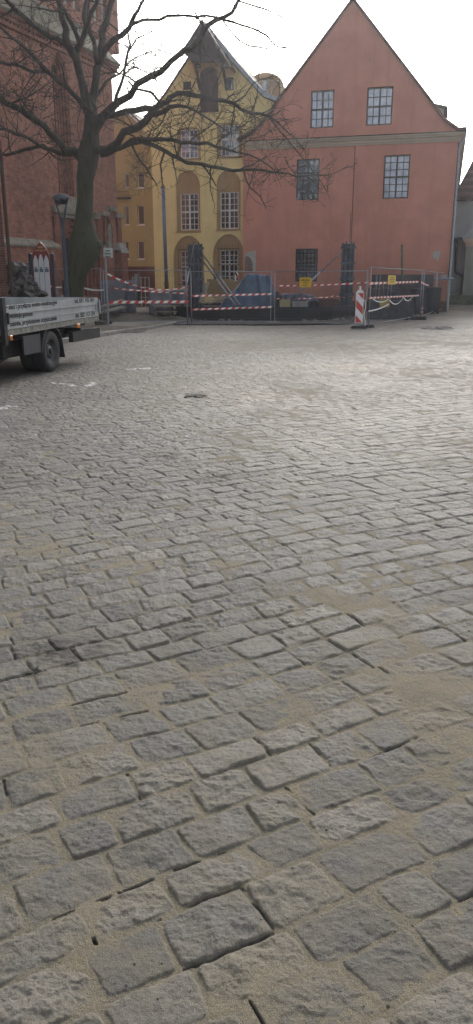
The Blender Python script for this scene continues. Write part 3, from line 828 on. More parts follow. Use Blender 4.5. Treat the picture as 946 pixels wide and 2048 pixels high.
    for (a_, c_), s_ in (((ap, L), -1), ((ap, Rr), 1)):
        a_ = (a_[0], a_[1]+.05); dx, dz = (c_[0]-a_[0])*.06, (c_[1]-a_[1])*.06; c_ = (c_[0]+dx, c_[1]+dz)
        g.prism([a_, c_, (c_[0]+s_*.05, c_[1]+t), (a_[0], a_[1]+t)], hood_y-.12, .0)
    g.obj('hood_roof', M['roof_dark'], h)
    g = MB()
    for px in (388, 443): 
        x, z = q(px, 130); g.bar((x, hood_y+.15, z+.1), (x, -.01, z-1.0), .13, .13)
        g.box(x-.06, x+.06, hood_y+.1, -.01, z+.1, z+.22)
    g.obj('hood_brace', M['slate'], h)
    # loose downpipe standing in front of the left edge, rusty at the bottom
    return h
yellow_house()
def lone_pipe():
    p0 = at(333, 572, 46.5); p1 = at(325.5, 374, 46.5); e = empty('drainpipe', (p0.x, p0.y, 0), 0, 'blue grey standpipe with a rusty foot rising before the yellow wall', 'pipe')
    q = p1-Vector(e.location)
    g = MB(); g.tube([(0,0,1.6),(q.x*.5,.05,(1.6+q.z)/2),(q.x,.1,q.z)], .105, 10); g.tube([(q.x,.1,q.z),(q.x-.05,.1,q.z+.06)], [.13,.12], 10); g.obj('tube', M['pipe'], e, True)
    g = MB(); g.tube([(.04,0,-.05),(.01,0,1.1),(0,0,1.62)], .13, 10); g.tube([(0,0,1.1),(0,0,1.2)], .16, 10); g.obj('rusty_foot', M['rust'], e, True)
lone_pipe()

# ------------------------------------------------------------------ ochre wing between church and yellow house
ow = FY.o + FY.ey*5.5; FO = Frame((ow.x, ow.y), AZ)
def ochre():
    h = frame_empty('ochre_house', FO, 'dull ochre house wing with narrow windows between church and yellow house', 'house')
    P = FO; xr = P(312,400)[0]; xl = P(180,400)[0]; zt = P(290,262)[1]
    tl = P(262,231)
    wins = []
    for (a,b_) in ((347,375),(411,449),(482,518)):
        wins.append((P(274.5,a),P(289,b_)))
        wins.append((P(249,a),P(258.5,b_)))
    rs = [(a[0],b_[0],b_[1],a[1]) for a,b_ in wins]
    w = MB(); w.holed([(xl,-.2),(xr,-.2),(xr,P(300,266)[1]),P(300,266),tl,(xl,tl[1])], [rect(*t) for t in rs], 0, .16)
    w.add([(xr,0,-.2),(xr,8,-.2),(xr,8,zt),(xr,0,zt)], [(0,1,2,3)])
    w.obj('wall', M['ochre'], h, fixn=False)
    for k, t in enumerate(rs):
        o = window(h, *t, .1, M['win_white'] , M['shut'], 1, 1, cross=0)
        g = MB(); g.box(t[0]-.05,t[1]+.05,-.05,.09,t[2]-.07,t[2]-.003); g.obj('sill', M['win_white'], o)
    g = MB(); g.box(xl,xr,-.05,-.004,0,P(280,533)[1]); g.obj('plinth', M['dado'], h)
    r = MB(); a = P(302,268); r.prism([a, (a[0],a[1]+.2), (tl[0],tl[1]+.25), (xl,tl[1]+.25), (xl,tl[1]+.05), (tl[0],tl[1]+.05)], -.3, 8); r.obj('roof', M['roof_dark'], h)
    r = MB(); r.bar((tl[0]+.05,-.42,tl[1]+.0),(a[0],-.42,a[1]+.05),.1,.1); r.obj('gutter', M['win_white'], h)
    # balcony with plants on the second storey
    g = MB(); p = P(249,398); q = P(262,385); g.box(p[0]-.5,q[0],-.5,-.003,p[1],p[1]+.08)
    for k in range(6): x = p[0]-.5+(q[0]-p[0]+.5)*k/5; g.box(x-.01,x+.01,-.5,-.48,p[1]+.08,q[1])
    g.box(p[0]-.5,q[0],-.505,-.47,q[1],q[1]+.03); g.obj('balcony', M['iron'], h)
    # courtyard railing/gate low down
    g = MB(); 
    for k in range(5): x,_ = P(272+k*8,560); g.box(x-.03,x+.03,-.6,-.55,0,P(270,553)[1])
    for yy in (556,575,595): z = P(280,yy)[1]; g.box(P(272,560)[0],P(304,560)[0],-.54,-.52,z,z+.05)
    g.obj('entrance_grille', M['zinc'], h)
ochre()

# ------------------------------------------------------------------ domed stair turret behind
def turret():
    c = at(531, 200, 60); e = empty('domed_turret', (c.x, c.y, 0), 0, 'yellow round turret with a domed top behind the gables', 'turret')
    zt = at(531,146,60).z; rz = 36/1538*60/1.09; zs = at(531,176,60).z
    g = MB(); g.lathe([(rz,0),(rz,zs-.05)], n=36); g.obj('wall', M['yellow'], e, True)
    g = MB(); pr = [(rz*1.03, zs-.05),(rz*1.03, zs+.02)]
    for k in range(0,9): a = math.pi/2*k/8; pr.append((rz*1.0*math.cos(a)+.01, zs+(zt-zs)*math.sin(a)))
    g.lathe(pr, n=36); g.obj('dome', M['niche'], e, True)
    for px, wd, mat in ((532,.55,M['g_grey']),(546,.9,M['niche'])):
        x = at(px,185,60).x - c.x; y = -math.sqrt(max(.01, rz*rz-x*x)); a = math.atan2(x, -y)
        g = MB(); g.box(-wd/2,wd/2,-.05,.05,zs-1.4,zs+.12); o = g.obj('window', mat, e); o.location = (x,y,0); o.rotation_euler = (0,0,a)
        g = MB(); g.box(-wd/2-.07,-wd/2-.003,-.08,.05,zs-1.4,zs+.12); g.box(wd/2+.003,wd/2+.07,-.08,.05,zs-1.4,zs+.12); g.box(-wd/2-.07,wd/2+.07,-.09,.05,zs+.123,zs+.2); f = g.obj('frame', M['cream'], o)
turret()

# ------------------------------------------------------------------ grey house at the far right
def grey_house():
    o = at(918, 604, 62); Fg = Frame((o.x, o.y), AZ); P = Fg
    h = frame_empty('grey_house', Fg, 'pale grey rendered house with a steep tiled roof and a pedimented doorway', 'house')
    zt = P(925,398)[1]; x0 = P(893,500)[0]
    g = MB(); g.box(x0, 16, 0, 10, -.2, zt); g.obj('wall', M['grey_render'], h)
    a = P(915,388); b_ = P(948,326)
    s = (b_[1]-a[1])/(b_[0]-a[0])
    g = MB(); ax = a[0]-.4; hh = 9.5
    g.prism([(ax, zt-.15), (16, zt-.15), (16, zt+hh), (ax+hh/s*1.0, zt+hh)], -.5, 10.4); g.obj('roof', M['roof_red'], h)
    g = MB(); px0 = P(931,520,-1.2)[0]; zz = P(940,478,-1.2)[1]
    g.box(px0, px0+5, -1.2, -.004, -.1, zz-.5); g.obj('porch', M['green_render'], h)
    g = MB()
    for k, (d, z) in enumerate(((.06,.0),(.14,.18),(.24,.34))): g.box(px0-d, px0+5+d, -1.2-d, -.004, zz-.5+z+.004, zz-.5+z+.17)
    g.obj('porch_cornice', M['cream'], h)
    g = MB(); g.prism([(px0-.3, zz+.03), (px0+5.3, zz+.03), (px0+2.5, zz+2.5)], -1.4, -.004); g.obj('pediment', M['grey_render'], h)
    g = MB(); g.bar((px0-.35,-1.45,zz+.05),(px0+2.5,-1.45,zz+2.62),.14,.16); g.bar((px0+5.35,-1.45,zz+.05),(px0+2.5,-1.45,zz+2.62),.14,.16); g.obj('pediment_moulding', M['zinc'], h)
    g = MB(); q = lambda a_, b2: (P(a_, b2, -.1)[0], -.12, P(a_, b2, -.1)[1])
    g.tube([q(908,479), q(927,477)], .12, 8); g.tube([q(914,479), q(911.5,540), q(914,546), q(925,550), q(926,556), q(922,600)], .13, 8); g.obj('drainpipe', M['win_dark'], h)
    g = MB(); 
    for k in range(4): g.box(x0-.3, px0+6, -2.6+k*.35, -.004-.0, -.1 if k==0 else .0+k*.16, .16+k*.16-.003)
    o2 = g.obj('steps', M['step'], h)
grey_house()

# ------------------------------------------------------------------ brick church
cw0 = at(0, 643, 34.2); cw1 = at(243, 622, 44.0)
dv = (cw1-cw0); FC = Frame((cw1.x, cw1.y), math.atan2(-(cw1.y-cw0.y), cw1.x-cw0.x))
def church():
    h = frame_empty('brick_church', FC, 'tall red brick gothic church with a lancet window and arched portal', 'church')
    P = FC; X0 = -26
    zc = P(125, 92)[1]                       # cornice underside
    zc2 = P(125, 78)[1]
    # lancet
    a = P(118.5, 389); b_ = P(149, 395); lan = (a[0], b_[0], a[1], P(134,150)[1], P(134,112)[1])
    # portal
    pa = P(113, 600); pb = P(200, 600); por = (pa[0], pb[0], 0.0, P(150,500)[1], P(152,428)[1])
    # small niche right of trunk
    na = P(210, 560); nb = P(229, 560); nic = (na[0], nb[0], P(215,500)[1], P(220,455)[1], P(220,433)[1])
    w = MB()
    w.holed([(X0,-.2),(0,-.2),(0,zc2),(X0,zc2)], [arch_poly(*lan, pointed=True, n=16), arch_poly(*por, pointed=True, n=16), arch_poly(*nic, pointed=True, n=12)], 0, .35)
    w.add([(0,0,-.2),(0,14,-.2),(0,14,zc2),(0,0,zc2)], [(0,1,2,3)])
    w.obj('wall', M['brick'], h, fixn=False)
    # nested orders in lancet and portal
    def orders(A, n, step, dep, mat, back, nm_):
        g = MB(); x0,x1,z0,zs,zt = A
        for k in range(n):
            k1 = step*(k+1)
            inner = (x0+k1, x1-k1, z0 if nm_ == 'portal' else z0+k1*.5, zs, zt-k1*1.25)
            g.holed(arch_poly(x0+step*k, x1-step*k, z0 if nm_=='portal' else z0+step*k*.5, zs, zt-step*k*1.25, pointed=True, n=16), [arch_poly(*inner, pointed=True, n=16)], .1+dep*k, dep)
        g.obj(nm_, mat, h, fixn=False)
        b = MB(); b.prism(arch_poly(*inner, pointed=True, n=16), .1+dep*n, .1+dep*n+.1); return inner, b, .1+dep*n
    wd = lan[1]-lan[0]
    inn, b, yy = orders(lan, 3, wd*.09, .09, M['brick_trim'], None, 'window_surround')
    o = b.obj('window', M['g_dark'], h)
    g = MB(); 
    for k in (1,2): x = inn[0]+(inn[1]-inn[0])*k/3; g.box(x-.07,x+.07,yy-.12,yy-.003,inn[2],inn[4]-.4)
    g.obj('mullion', M['brick_trim'], o)
    g = MB(); g.box(lan[0]-.1, lan[1]+.6, -.1, .3, lan[2]-1.0, lan[2]-.004); g.obj('window_sill', M['coping'], h)
    wp = por[1]-por[0]
    inn, b, yy = orders(por, 4, wp*.055, .12, M['brick_trim'], None, 'portal')
    o = b.obj('door', M['chassis'], h); o['label'] = 'dark door deep inside the portal'
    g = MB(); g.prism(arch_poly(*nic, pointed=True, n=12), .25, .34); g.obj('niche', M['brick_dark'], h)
    g = MB(); x0,z0 = P(221,470); g.box(x0-.15,x0+.35,.05,.24,z0-.9,z0+.2); g.prism([(x0-.2,z0+.21),(x0+.4,z0+.21),(x0+.1,z0+.7)], .05,.24); g.obj('carved_figure', M['coping'], h)
    # projecting portal frame with stepped coping
    g = MB(); 
    def cop(p0, p1, th=.28, pr=.22):
        a_ = P(*p0); c_ = P(*p1); z = (a_[1]+c_[1])/2; g.box(a_[0], c_[0], -pr, -.003, z-th, z)
    cop((101,407),(152,422)); cop((184,423),(193,429)); cop((201,420),(213,425),.22); cop((213,411),(227.5,415.5),.22); cop((228,424),(241,429),.24)
    g.obj('coping', M['coping'], h)
    g = MB(); a_ = P(103,420); c_ = P(118,430); g.box(a_[0],c_[0],-.12,-.003,P(103,560)[1],a_[1]-.25); 
    a_ = P(196,440); g.box(a_[0]-.2,a_[0]+.2,-.14,-.003,0,P(196,432)[1])
    a_ = P(236,440); g.box(a_[0]-.25,a_[0]+.1,-.14,-.003,P(236,560)[1],P(236,432)[1])
    a_ = P(208,440); g.box(a_[0]-.12,a_[0]+.12,-.1,-.003,0,P(208,428)[1])
    g.obj('pilaster', M['brick_trim'], h)
    # plinth with weathered offset
    z1 = P(60, 485)[1]; x1 = P(112,500)[0]
    g = MB(); g.box(X0, x1, -.22, -.003, 0, z1-.12); g.obj('plinth', M['brick'], h)
    g = MB(); g.add([(X0,-.28,z1-.12),(x1,-.28,z1-.12),(x1,-.004,z1+.16),(X0,-.004,z1+.16),(X0,-.28,z1-.2),(x1,-.28,z1-.2),(x1,-.004,z1-.118),(X0,-.004,z1-.118)], [(0,1,2,3),(4,5,1,0),(5,6,2,1),(4,0,3,7),(4,7,6,5)])
    g.obj('coping', M['coping'], h)
    # corbel table and mossy offset
    g = MB(); g.box(X0,.35,-.16,-.003,zc2-.35,zc2-.2); g.box(X0,.42,-.24,-.003,zc2-.19,zc2); g.box(X0,.3,-.12,-.003,zc-.3,zc-.16)
    x = X0
    while x < .2: g.box(x,x+.13,-.12,-.003,zc-.155,zc2-.355); x += .26
    g.obj('cornice', M['brick_trim'], h)
    # sloped offset
    so = 1.15
    zs2 = zc2+1.6
    g = MB(); g.add([(X0,-.3,zc2+.004),(.45,-.3,zc2+.004),(-.35,so,zs2),(X0,so,zs2),(.45,14,zc2+.004),(-.35,14,zs2),(X0,-.3,zc2-.1),(.45,-.3,zc2-.1)], [(0,1,2,3),(1,4,5,2),(6,7,1,0)])
    g.obj('roof_offset', M['moss'], h, fixn=False)
    # upper stage with tall limewashed blind niches
    zt = 27; xr2 = P(237, 60, so)[0]
    nich = []
    x = xr2 - 1.1
    hs = []
    for k in range(9):
        hs.append(arch_poly(x-.62, x, zs2+.55, zt-3.5, zt-2.6, pointed=True)); hs.append(arch_poly(x-1.4, x-.78, zs2+.55, zt-3.5, zt-2.6, pointed=True)); x -= 2.7
    g = MB(); g.holed([(X0,zs2-.4),(xr2,zs2-.4),(xr2,zt),(X0,zt)], hs, so, .25)
    g.add([(xr2,so,zs2-.4),(xr2,14,zs2-.4),(xr2,14,zt),(xr2,so,zt)], [(0,1,2,3)])
    g.obj('tower_wall', M['brick'], h, fixn=False)
    g = MB(); g.box(X0+.5,xr2-.3,so+.26,so+.3,zs2,zt-2.2); g.obj('blind_niche', M['white_niche'], h)
    # corner foot buttress on the right, with a pale cap
    a_ = P(241, 505); g = MB(); g.box(-.55,.12,-.45,-.003,0,P(241,508)[1]); g.box(-.45,.2,-.45,-.003,P(241,508)[1],P(241,505)[1])
    g.obj('buttress', M['brick_trim'], h)
    g = MB(); z = P(245,507)[1]; 
    for k in range(4): g.box(-.6+k*.05,.24-k*.05,-.5+k*.07,-.452+k*.0 if k==0 else -.003,z+.004+k*.13,z+.13+k*.13)
    g.obj('coping', M['bare'], h)
    return h
church()
def buttress():
    # nearer buttress wall at the left picture edge
    p = at(22, 655, 29.5); FB = Frame((p.x, p.y), R(-20)); P = FB
    h = frame_empty('brick_buttress', FB, 'dark brick buttress wall with a white lattice frieze at the left edge', 'wall')
    zt = P(10, 300)[1]
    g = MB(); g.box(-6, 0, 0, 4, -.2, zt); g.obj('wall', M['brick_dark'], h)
    g = MB(); g.box(-6.1,.18,-.18,4.1,zt+.004,zt+.3); g.box(-6.1,.1,-.1,4.05,zt-.25,zt); g.obj('cornice', M['brick_trim'], h)
    g = MB(); z0, z1 = P(10,341)[1], P(10,325)[1]
    k = 0; x = -5.8
    while x < -.1:
        for s_ in (0,1):
            g.tube([(x+.12+.1*math.cos(t/8*6.283), -.03, (z0+z1)/2+(z1-z0)*(.25 if s_ else -.25)+.09*math.sin(t/8*6.283)) for t in range(9)], .028, 4)
        x += .23
    g.obj('frieze', M['win_white'], h)
    g = MB(); g.tube([(.12,-.12,zt),(.14,-.12,0)], .065, 8); g.obj('drainpipe', M['rust'], h)
buttress()

# ------------------------------------------------------------------ info board
def info_board():
    p = at(91, 640, 30.5); e = empty('info_board', (p.x, 30.5, 0.05), R(-12), 'red pointed information board with three white lancet panels', 'sign')
    s = 30.5/1538/1.04
    zb = at(91,625,30.5).z; zt = at(91,487,30.5).z; w = 37*s/2; zs = at(91,520,30.5).z
    g = MB(); g.prism(arch_poly(-w, w, .4, zs, zt, pointed=True), -.03, .03); g.obj('board', M['board_red'], e)
    for k in (-1,0,1):
        c = k*w*.62; ww = w*.28; top = at(91, 511 if k == 0 else 513, 30.5).z
        g = MB(); g.prism(arch_poly(c-ww, c+ww, .45, top-.28, top, pointed=True), -.042, -.032); o = g.obj('panel', M['board_white'], e)
        g = MB(); zz = at(91,542,30.5).z; g.box(c-ww*.7,c+ww*.7,-.052,-.044,zz-.09,zz+.03); g.box(c-ww*.5,c+ww*.3,-.052,-.044,zz+.04,zz+.09); g.obj('picture', M['pipe'], o)
    text('Stargard', e, M['gold'], (-w*.62,-.034,at(91,506.5,30.5).z), (1,0,0), (0,0,1), w*1.24, .1, bold=.02)
    g = MB(); z = at(91,499.5,30.5).z; g.prism([(-.09,z),(.09,z),(.12,z+.1),(.05,z+.04),(0,z+.12),(-.05,z+.04),(-.12,z+.1)], -.042,-.032); g.obj('crown_emblem', M['gold'], e)
    for sx in (-1,1):
        g = MB(); g.box(sx*(w+.09)-.05, sx*(w+.09)+.05, -.05, .05, 0, zs+.1); g.lathe([(.07,zs+.1),(.07,zs+.16),(.0,zs+.22)], c=(sx*(w+.09),0,0), n=10); g.obj('post', M['pole'], e)
info_board()

# ------------------------------------------------------------------ street lamp
def lamp():
    Y = 27.0; p = at(137, 640, Y); e = empty('street_lamp', (p.x, Y, .05), 0, 'dark street lamp with a flat round head on two curved arms', 'street lamp')
    z = lambda py: at(130, py, Y).z
    g = MB(); g.lathe([(.14,0),(.14,.5),(.09,.6),(.075,1.6),(.065,z(440))], n=12); g.obj('pole', M['pole'], e, True)
    for s_ in (-1,1):
        g = MB(); zt = z(404); zb = z(440)
        g.tube([(0,0,zb-.25),(s_*.07,0,zb),(s_*.12,0,(zt+zb)/2),(s_*.2,0,zt)], .032, 7); g.obj('arm', M['pole'], e, True)
    zt = z(404)
    g = MB(); g.lathe([(0,zt-.01),(.2,zt),(.26,zt+.05),(.265,zt+.1),(.19,zt+.17),(.07,zt+.2),(0,zt+.21)], n=20); g.obj('lamp_head', M['form'], e, True)
    g = MB(); g.lathe([(0,zt-.13),(.12,zt-.12),(.2,zt-.012)], n=16); g.obj('lamp_lens', M['pole'], e, True)
lamp()

# ------------------------------------------------------------------ parking sign post and bare pole
def sign_post():
    p = gnd(217, 651, .08); e = empty('sign_post', (p.x, p.y, .07), 0, 'thin grey post carrying a small white notice panel', 'sign')
    Y = p.y; zt = at(216,497,Y).z
    g = MB(); g.tube([(0,0,0),(-.0,0,zt+.05)], .035, 8); g.obj('post', M['galv'], e)
    z0 = at(216,519,Y).z; z1 = at(216,500,Y).z
    g = MB(); g.box(-.13,.2,-.06,-.045,z0,z1); pl = g.obj('panel', M['sign_white'], e); pl.rotation_euler = (0,R(2),R(-8))
    for k, wd in enumerate((.16,.22,.2)):
        g = MB(); zz = z1-.09-k*.1
        for i in range(5): g.box(.035-wd/2+i*wd/5,.035-wd/2+i*wd/5+wd/7,-.065,-.061,zz-.03,zz+.015)
        g.obj('notice_line', M['ink'], pl)
    z2 = at(216,493,Y).z; g = MB(); g.lathe([(0,-.02),(.09,-.02),(.09,.02),(0,.02)], c=(0,0,z2+.02), n=12, axis='y'); g.obj('bracket', M['green_post'], e)
sign_post()

# ------------------------------------------------------------------ tree (bare)
def tree():
    Y0 = 28.5
    base = at(150, 640, Y0)
    e = empty('bare_tree', (base.x, Y0, 0), 0, 'large bare deciduous tree with a mossy crooked trunk before the church', 'tree')
    rnd = random.Random(11)
    o = Vector((base.x, Y0, 0))
    pxm = Y0/1538/1.08
    def W(px, py, dy): return at(px, py, Y0+dy) - o
    def wid(w): return w*pxm/2
    tr = MB()
    T = [(148,655,44),(150,600,34),(152,575,33),(156,543,40),(163,520,56),(168,498,68),(169,480,60),(169,460,46),(169,440,38),(170,400,34),(171,360,35),(173,330,38),(176,305,42),(181,285,34),(183,262,31),(183,233,27),(181,212,20),(180,196,10),(180,188,2)]
    pts = [W(x, y, 0) for x, y, w in T]; rad = [wid(w) for x, y, w in T]
    pts[0].z = -.15
    tr.tube(pts, rad, 20)
    # burls
    for (x, y, w) in ((196,490,14),(185,508,16),(150,500,14),(160,470,16)):
        c = W(x, y, -.1); prs = []
        rr = wid(w)*1.3
        tr.lathe([(0,-rr),(rr*.7,-rr*.7),(rr,0),(rr*.75,rr*.7),(0,rr)], c=c, n=10)
    trunk = tr.obj('trunk', M['bark'], e, True)
    tex = bpy.data.textures.new('bark_lumps', 'CLOUDS'); tex.noise_scale = .35
    # static lumps
    me = trunk.data
    for v in me.vertices:
        n = mn.noise(v.co*1.6); n2 = mn.noise(v.co*5); c = v.normal
        v.co += c*(n*.07+n2*.025)
    L = []   # limbs: list of (points(px,py,w), dy0, dy1)
    L.append(([(183,262,26),(178,225,20),(166,162,14),(145,101,16),(135,74,13),(122,27,11),(112,-30,9),(95,-90,6),(85,-140,3)],0,-1.2))
    L.append(([(150,104,12),(169,68,9),(183,30,8),(203,-12,7),(230,-80,5),(245,-140,3)],-.2,-1.5))
    L.append(([(169,70,7),(172,34,8),(174,0,7),(170,-60,6),(176,-130,3)],-.4,.8))
    L.append(([(158,84,8),(140,42,8),(118,5,7),(92,-35,5),(60,-80,3)],-.2,-2.2))
    L.append(([(142,98,12),(112,80,10),(85,64,9),(44,30,8),(10,0,6),(-30,-40,5),(-80,-80,3)],-.3,-2.5))
    L.append(([(183,262,26),(186,218,19),(191,160,14),(199,120,15),(209,68,13),(220,20,11),(230,-30,9),(236,-90,6),(246,-150,3)],0,1.5))
    L.append(([(197,128,10),(186,80,9),(178,30,7),(178,-30,6),(160,-90,3)],.1,2.0))
    L.append(([(201,128,12),(214,98,12),(235,76,10),(257,54,9),(274,24,6),(292,-5,5),(320,-60,4),(335,-110,2)],.1,-1.2))
    L.append(([(257,54,6),(287,42,5),(320,35,5),(370,32,4.5),(413,31,4),(445,40,4),(493,52,3.2),(533,72,3),(557,94,2.2),(593,96,1.5)],-.3,-2.5))
    L.append(([(183,268,20),(203,235,18),(237,200,14),(277,172,12),(320,146,11),(341,126,10),(368,104,10),(417,58,9),(445,34,7),(480,0,6),(530,-50,4),(560,-90,2)],0,-2.8))
    L.append(([(214,232,12),(250,226,11),(290,221,12),(324,205,12),(340,193,10),(380,185,9),(429,197,8),(469,205,7),(501,225,6),(537,233,5),(575,262,3),(610,300,2)],-.1,1.5))
    L.append(([(180,300,20),(216,301,13),(250,270,14),(285,243,14),(304,230,10),(340,212,8),(376,214,5),(420,240,3.5),(455,262,2)],0,-3.0))
    L.append(([(200,308,14),(237,300,10),(262,282,9),(320,277,8),(380,287,7),(413,287,6),(445,299,5),(477,303,4),(520,318,3),(548,340,2)],-.1,-2.2))
    L.append(([(237,298,9),(270,284,9),(295,285,9),(329,304,8),(359,319,8),(399,327,7),(443,337,7),(488,342,6),(528,339,5),(560,344,4),(593,352,3.2),(632,350,2),(662,349,1.6),(697,330,1.2)],-.2,2.2))
    L.append(([(172,318,20),(143,304,16),(128,298,13),(111,280,12),(87,254,12),(61,233,12),(34,212,11),(0,204,10),(-40,196,9),(-110,170,6),(-170,160,3)],0,-3))
    L.append(([(170,314,16),(143,307,12),(114,299,9),(100,299,8),(71,294,7),(48,300,7),(21,307,6),(0,309,6),(-50,300,5),(-100,310,3)],.1,1.8))
    L.append(([(92,298,6),(74,286,6),(48,272,6),(16,261,5),(0,259,5),(-40,262,4),(-80,250,2)],.2,.5))
    L.append(([(182,240,12),(165,212,10),(150,185,9),(118,159,8),(91,139,8),(64,112,7),(30,81,5),(7,61,4),(-30,30,3)],0,-2.2))
    L.append(([(98,145,7),(80,142,6),(61,140,6),(27,130,5),(0,122,5),(-60,110,3)],-.8,-3))
    L.append(([(230,208,8),(243,169,6),(252,135,5),(257,101,5),(260,88,4),(256,60,3),(268,30,2)],-.2,.8))
    L.append(([(247,150,4),(262,138,4),(275,135,3),(287,142,2.6),(306,145,1.6)],.2,.6))
    L.append(([(257,104,3),(273,78,3),(300,66,2.4),(330,55,1.6)],.4,1.2))
    L.append(([(190,195,7),(215,165,5),(240,148,4),(262,122,3),(300,104,2),(325,96,1.4)],.3,2.2))
    L.append(([(478,2,3),(520,14,3),(548,28,2.4),(585,45,1.5)],-2.5,-2.8)) 
    L.append(([(488,345,4),(500,375,3),(520,395,2.6),(532,418,1.6)],.6,.3))
    L.append(([(537,233,4),(560,262,3),(600,310,2.4),(640,360,1.6),(660,398,1.1)],1.4,.6))
    L.append(([(445,40,3),(470,70,2.6),(500,92,2.4),(530,96,2),(570,112,1.4),(600,144,1)],-1.5,-1.0))
    L.append(([(320,205,5),(300,180,5),(270,176,4),(255,160,3)],-1,-2))
    L.append(([(329,304,5),(320,330,4),(322,350,3),(326,372,2)],.4,.8))
    L.append(([(262,286,5),(280,320,4),(298,345,3),(315,372,2)],0,-1))
    L.append(([(469,205,4),(490,190,3.4),(508,165,2.4),(560,150,1.6),(590,160,1)],1,1.4))
    L.append(([(399,327,3.5),(420,350,3),(432,372,2)],.8,1.2))
    cr_ = MB()
    def limb_pts(P_, d0, d1):
        n = len(P_); out = []; rr = []
        for k, (x, y, w) in enumerate(P_):
            out.append(W(x, y, d0 + (d1-d0)*k/(n-1))); rr.append(wid(w))
        # resample with a catmull-like subdivision and jitter
        po, ro = [], []
        for k in range(n-1):
            a = out[max(k-1,0)]; b = out[k]; c = out[k+1]; d = out[min(k+2,n-1)]
            m = max(2, int((c-b).length/.28))
            for q in range(m):
                t = q/m
                p = .5*((2*b)+(c-a)*t+(2*a-5*b+4*c-d)*t*t+(3*b-a-3*c+d)*t**3)
                j = min(.05, rr[k]*.5); kn = min(.09, rr[k]*1.1)
                if k or q: p = p + Vector((mn.noise(p*1.7), mn.noise(p*1.7+Vector((7,0,0))), mn.noise(p*1.7+Vector((0,7,0)))))*kn*1.6 + Vector((rnd.uniform(-1,1),rnd.uniform(-1,1),rnd.uniform(-1,1)))*j
                po.append(p); ro.append(rr[k]*(1-t)+rr[k+1]*t)
        po.append(out[-1]); ro.append(rr[-1]); return po, ro
    cnt = [0]
    def twig(p, d, length, r, depth):
        cnt[0] += 1
        n = max(3, int(length/.16)); step = length/n; pts = [p]; d = d.normalized()
        for k in range(n):
            d = (d + Vector((rnd.uniform(-1,1), rnd.uniform(-1,1), rnd.uniform(-.9,1)))*.24).normalized()
            pts.append(pts[-1]+d*step)
        rad = [max(.0065, r*(1-.75*k/n)) for k in range(n+1)]
        cr_.tube(pts, rad, 4 if r < .02 else 6, cap=False)
        if depth > 0:
            for k in range(1, n+1):
                if rnd.random() < (.55 if depth > 1 else .40):
                    ax = Vector((rnd.uniform(-1,1), rnd.uniform(-1,1), rnd.uniform(-.7,1)))
                    nd = (d*.55 + ax.normalized()*.75)
                    twig(pts[k], nd, length*rnd.uniform(.3,.6)*(1-.35*k/n)+.1, rad[k]*.62, depth-1)
    for P_, d0, d1 in L:
        po, ro = limb_pts(P_, d0, d1)
        big = ro[0] > .05
        cr_.tube(po, ro, 10 if big else 6, cap=True)
        tot = len(po)
        for k in range(3, tot-1):
            r = ro[k]
            out_ = k/tot
            pr = .42 + .45*out_ - (.2 if po[0].x > .5 else 0) 
            if r < .05: pr += .3
            if rnd.random() < pr:
                d = (po[k+1]-po[k-1]).normalized()
                ax = Vector((rnd.uniform(-1,1), rnd.uniform(-1,1)*.8, rnd.uniform(-.75,.9))).normalized()
                nd = d*rnd.uniform(.1,.7)+ax
                ln = rnd.uniform(.5,2.0)*(1 if r > .03 else .65)
                twig(po[k], nd, ln, max(.013, min(r*.5, .034)), 2)
    # dense drooping shoots around the limb ends right of the trunk
    for (px, py, dy, n, sp) in ((500,228,1.2,11,.6),(440,200,.8,7,.5),(540,235,1.4,9,.5),(280,330,0,8,.5),(560,343,1.6,8,.5),(620,350,2,7,.4),(120,290,-.5,12,.5),(60,240,-1.5,8,.6),(300,260,-1,10,.6),(375,215,-2,10,.6),(265,120,.3,10,.5),(60,100,-2,16,1.0),(30,180,-2,14,1.0),(100,200,-1.5,12,.8),(230,50,-.5,10,.8),(350,250,-1.5,6,.8),(420,290,-.5,5,.8),(480,260,0,6,.7),(310,90,-1,8,.7),(520,60,-2.5,8,.5),(90,20,-1.5,12,.9)):
        for k in range(n):
            c = W(px, py, dy) + Vector((rnd.uniform(-1,1)*sp, rnd.uniform(-.3,.3), rnd.uniform(-.12,.12)))
            twig(c, Vector((rnd.uniform(-1,1), rnd.uniform(-.5,.5), rnd.uniform(-1,.8))), rnd.uniform(.5,1.3), .013, 2)
    cr_.obj('crown', M['bark'], e, True, fixn=False)
    print('twigs', cnt[0], len(cr_.v))
tree()

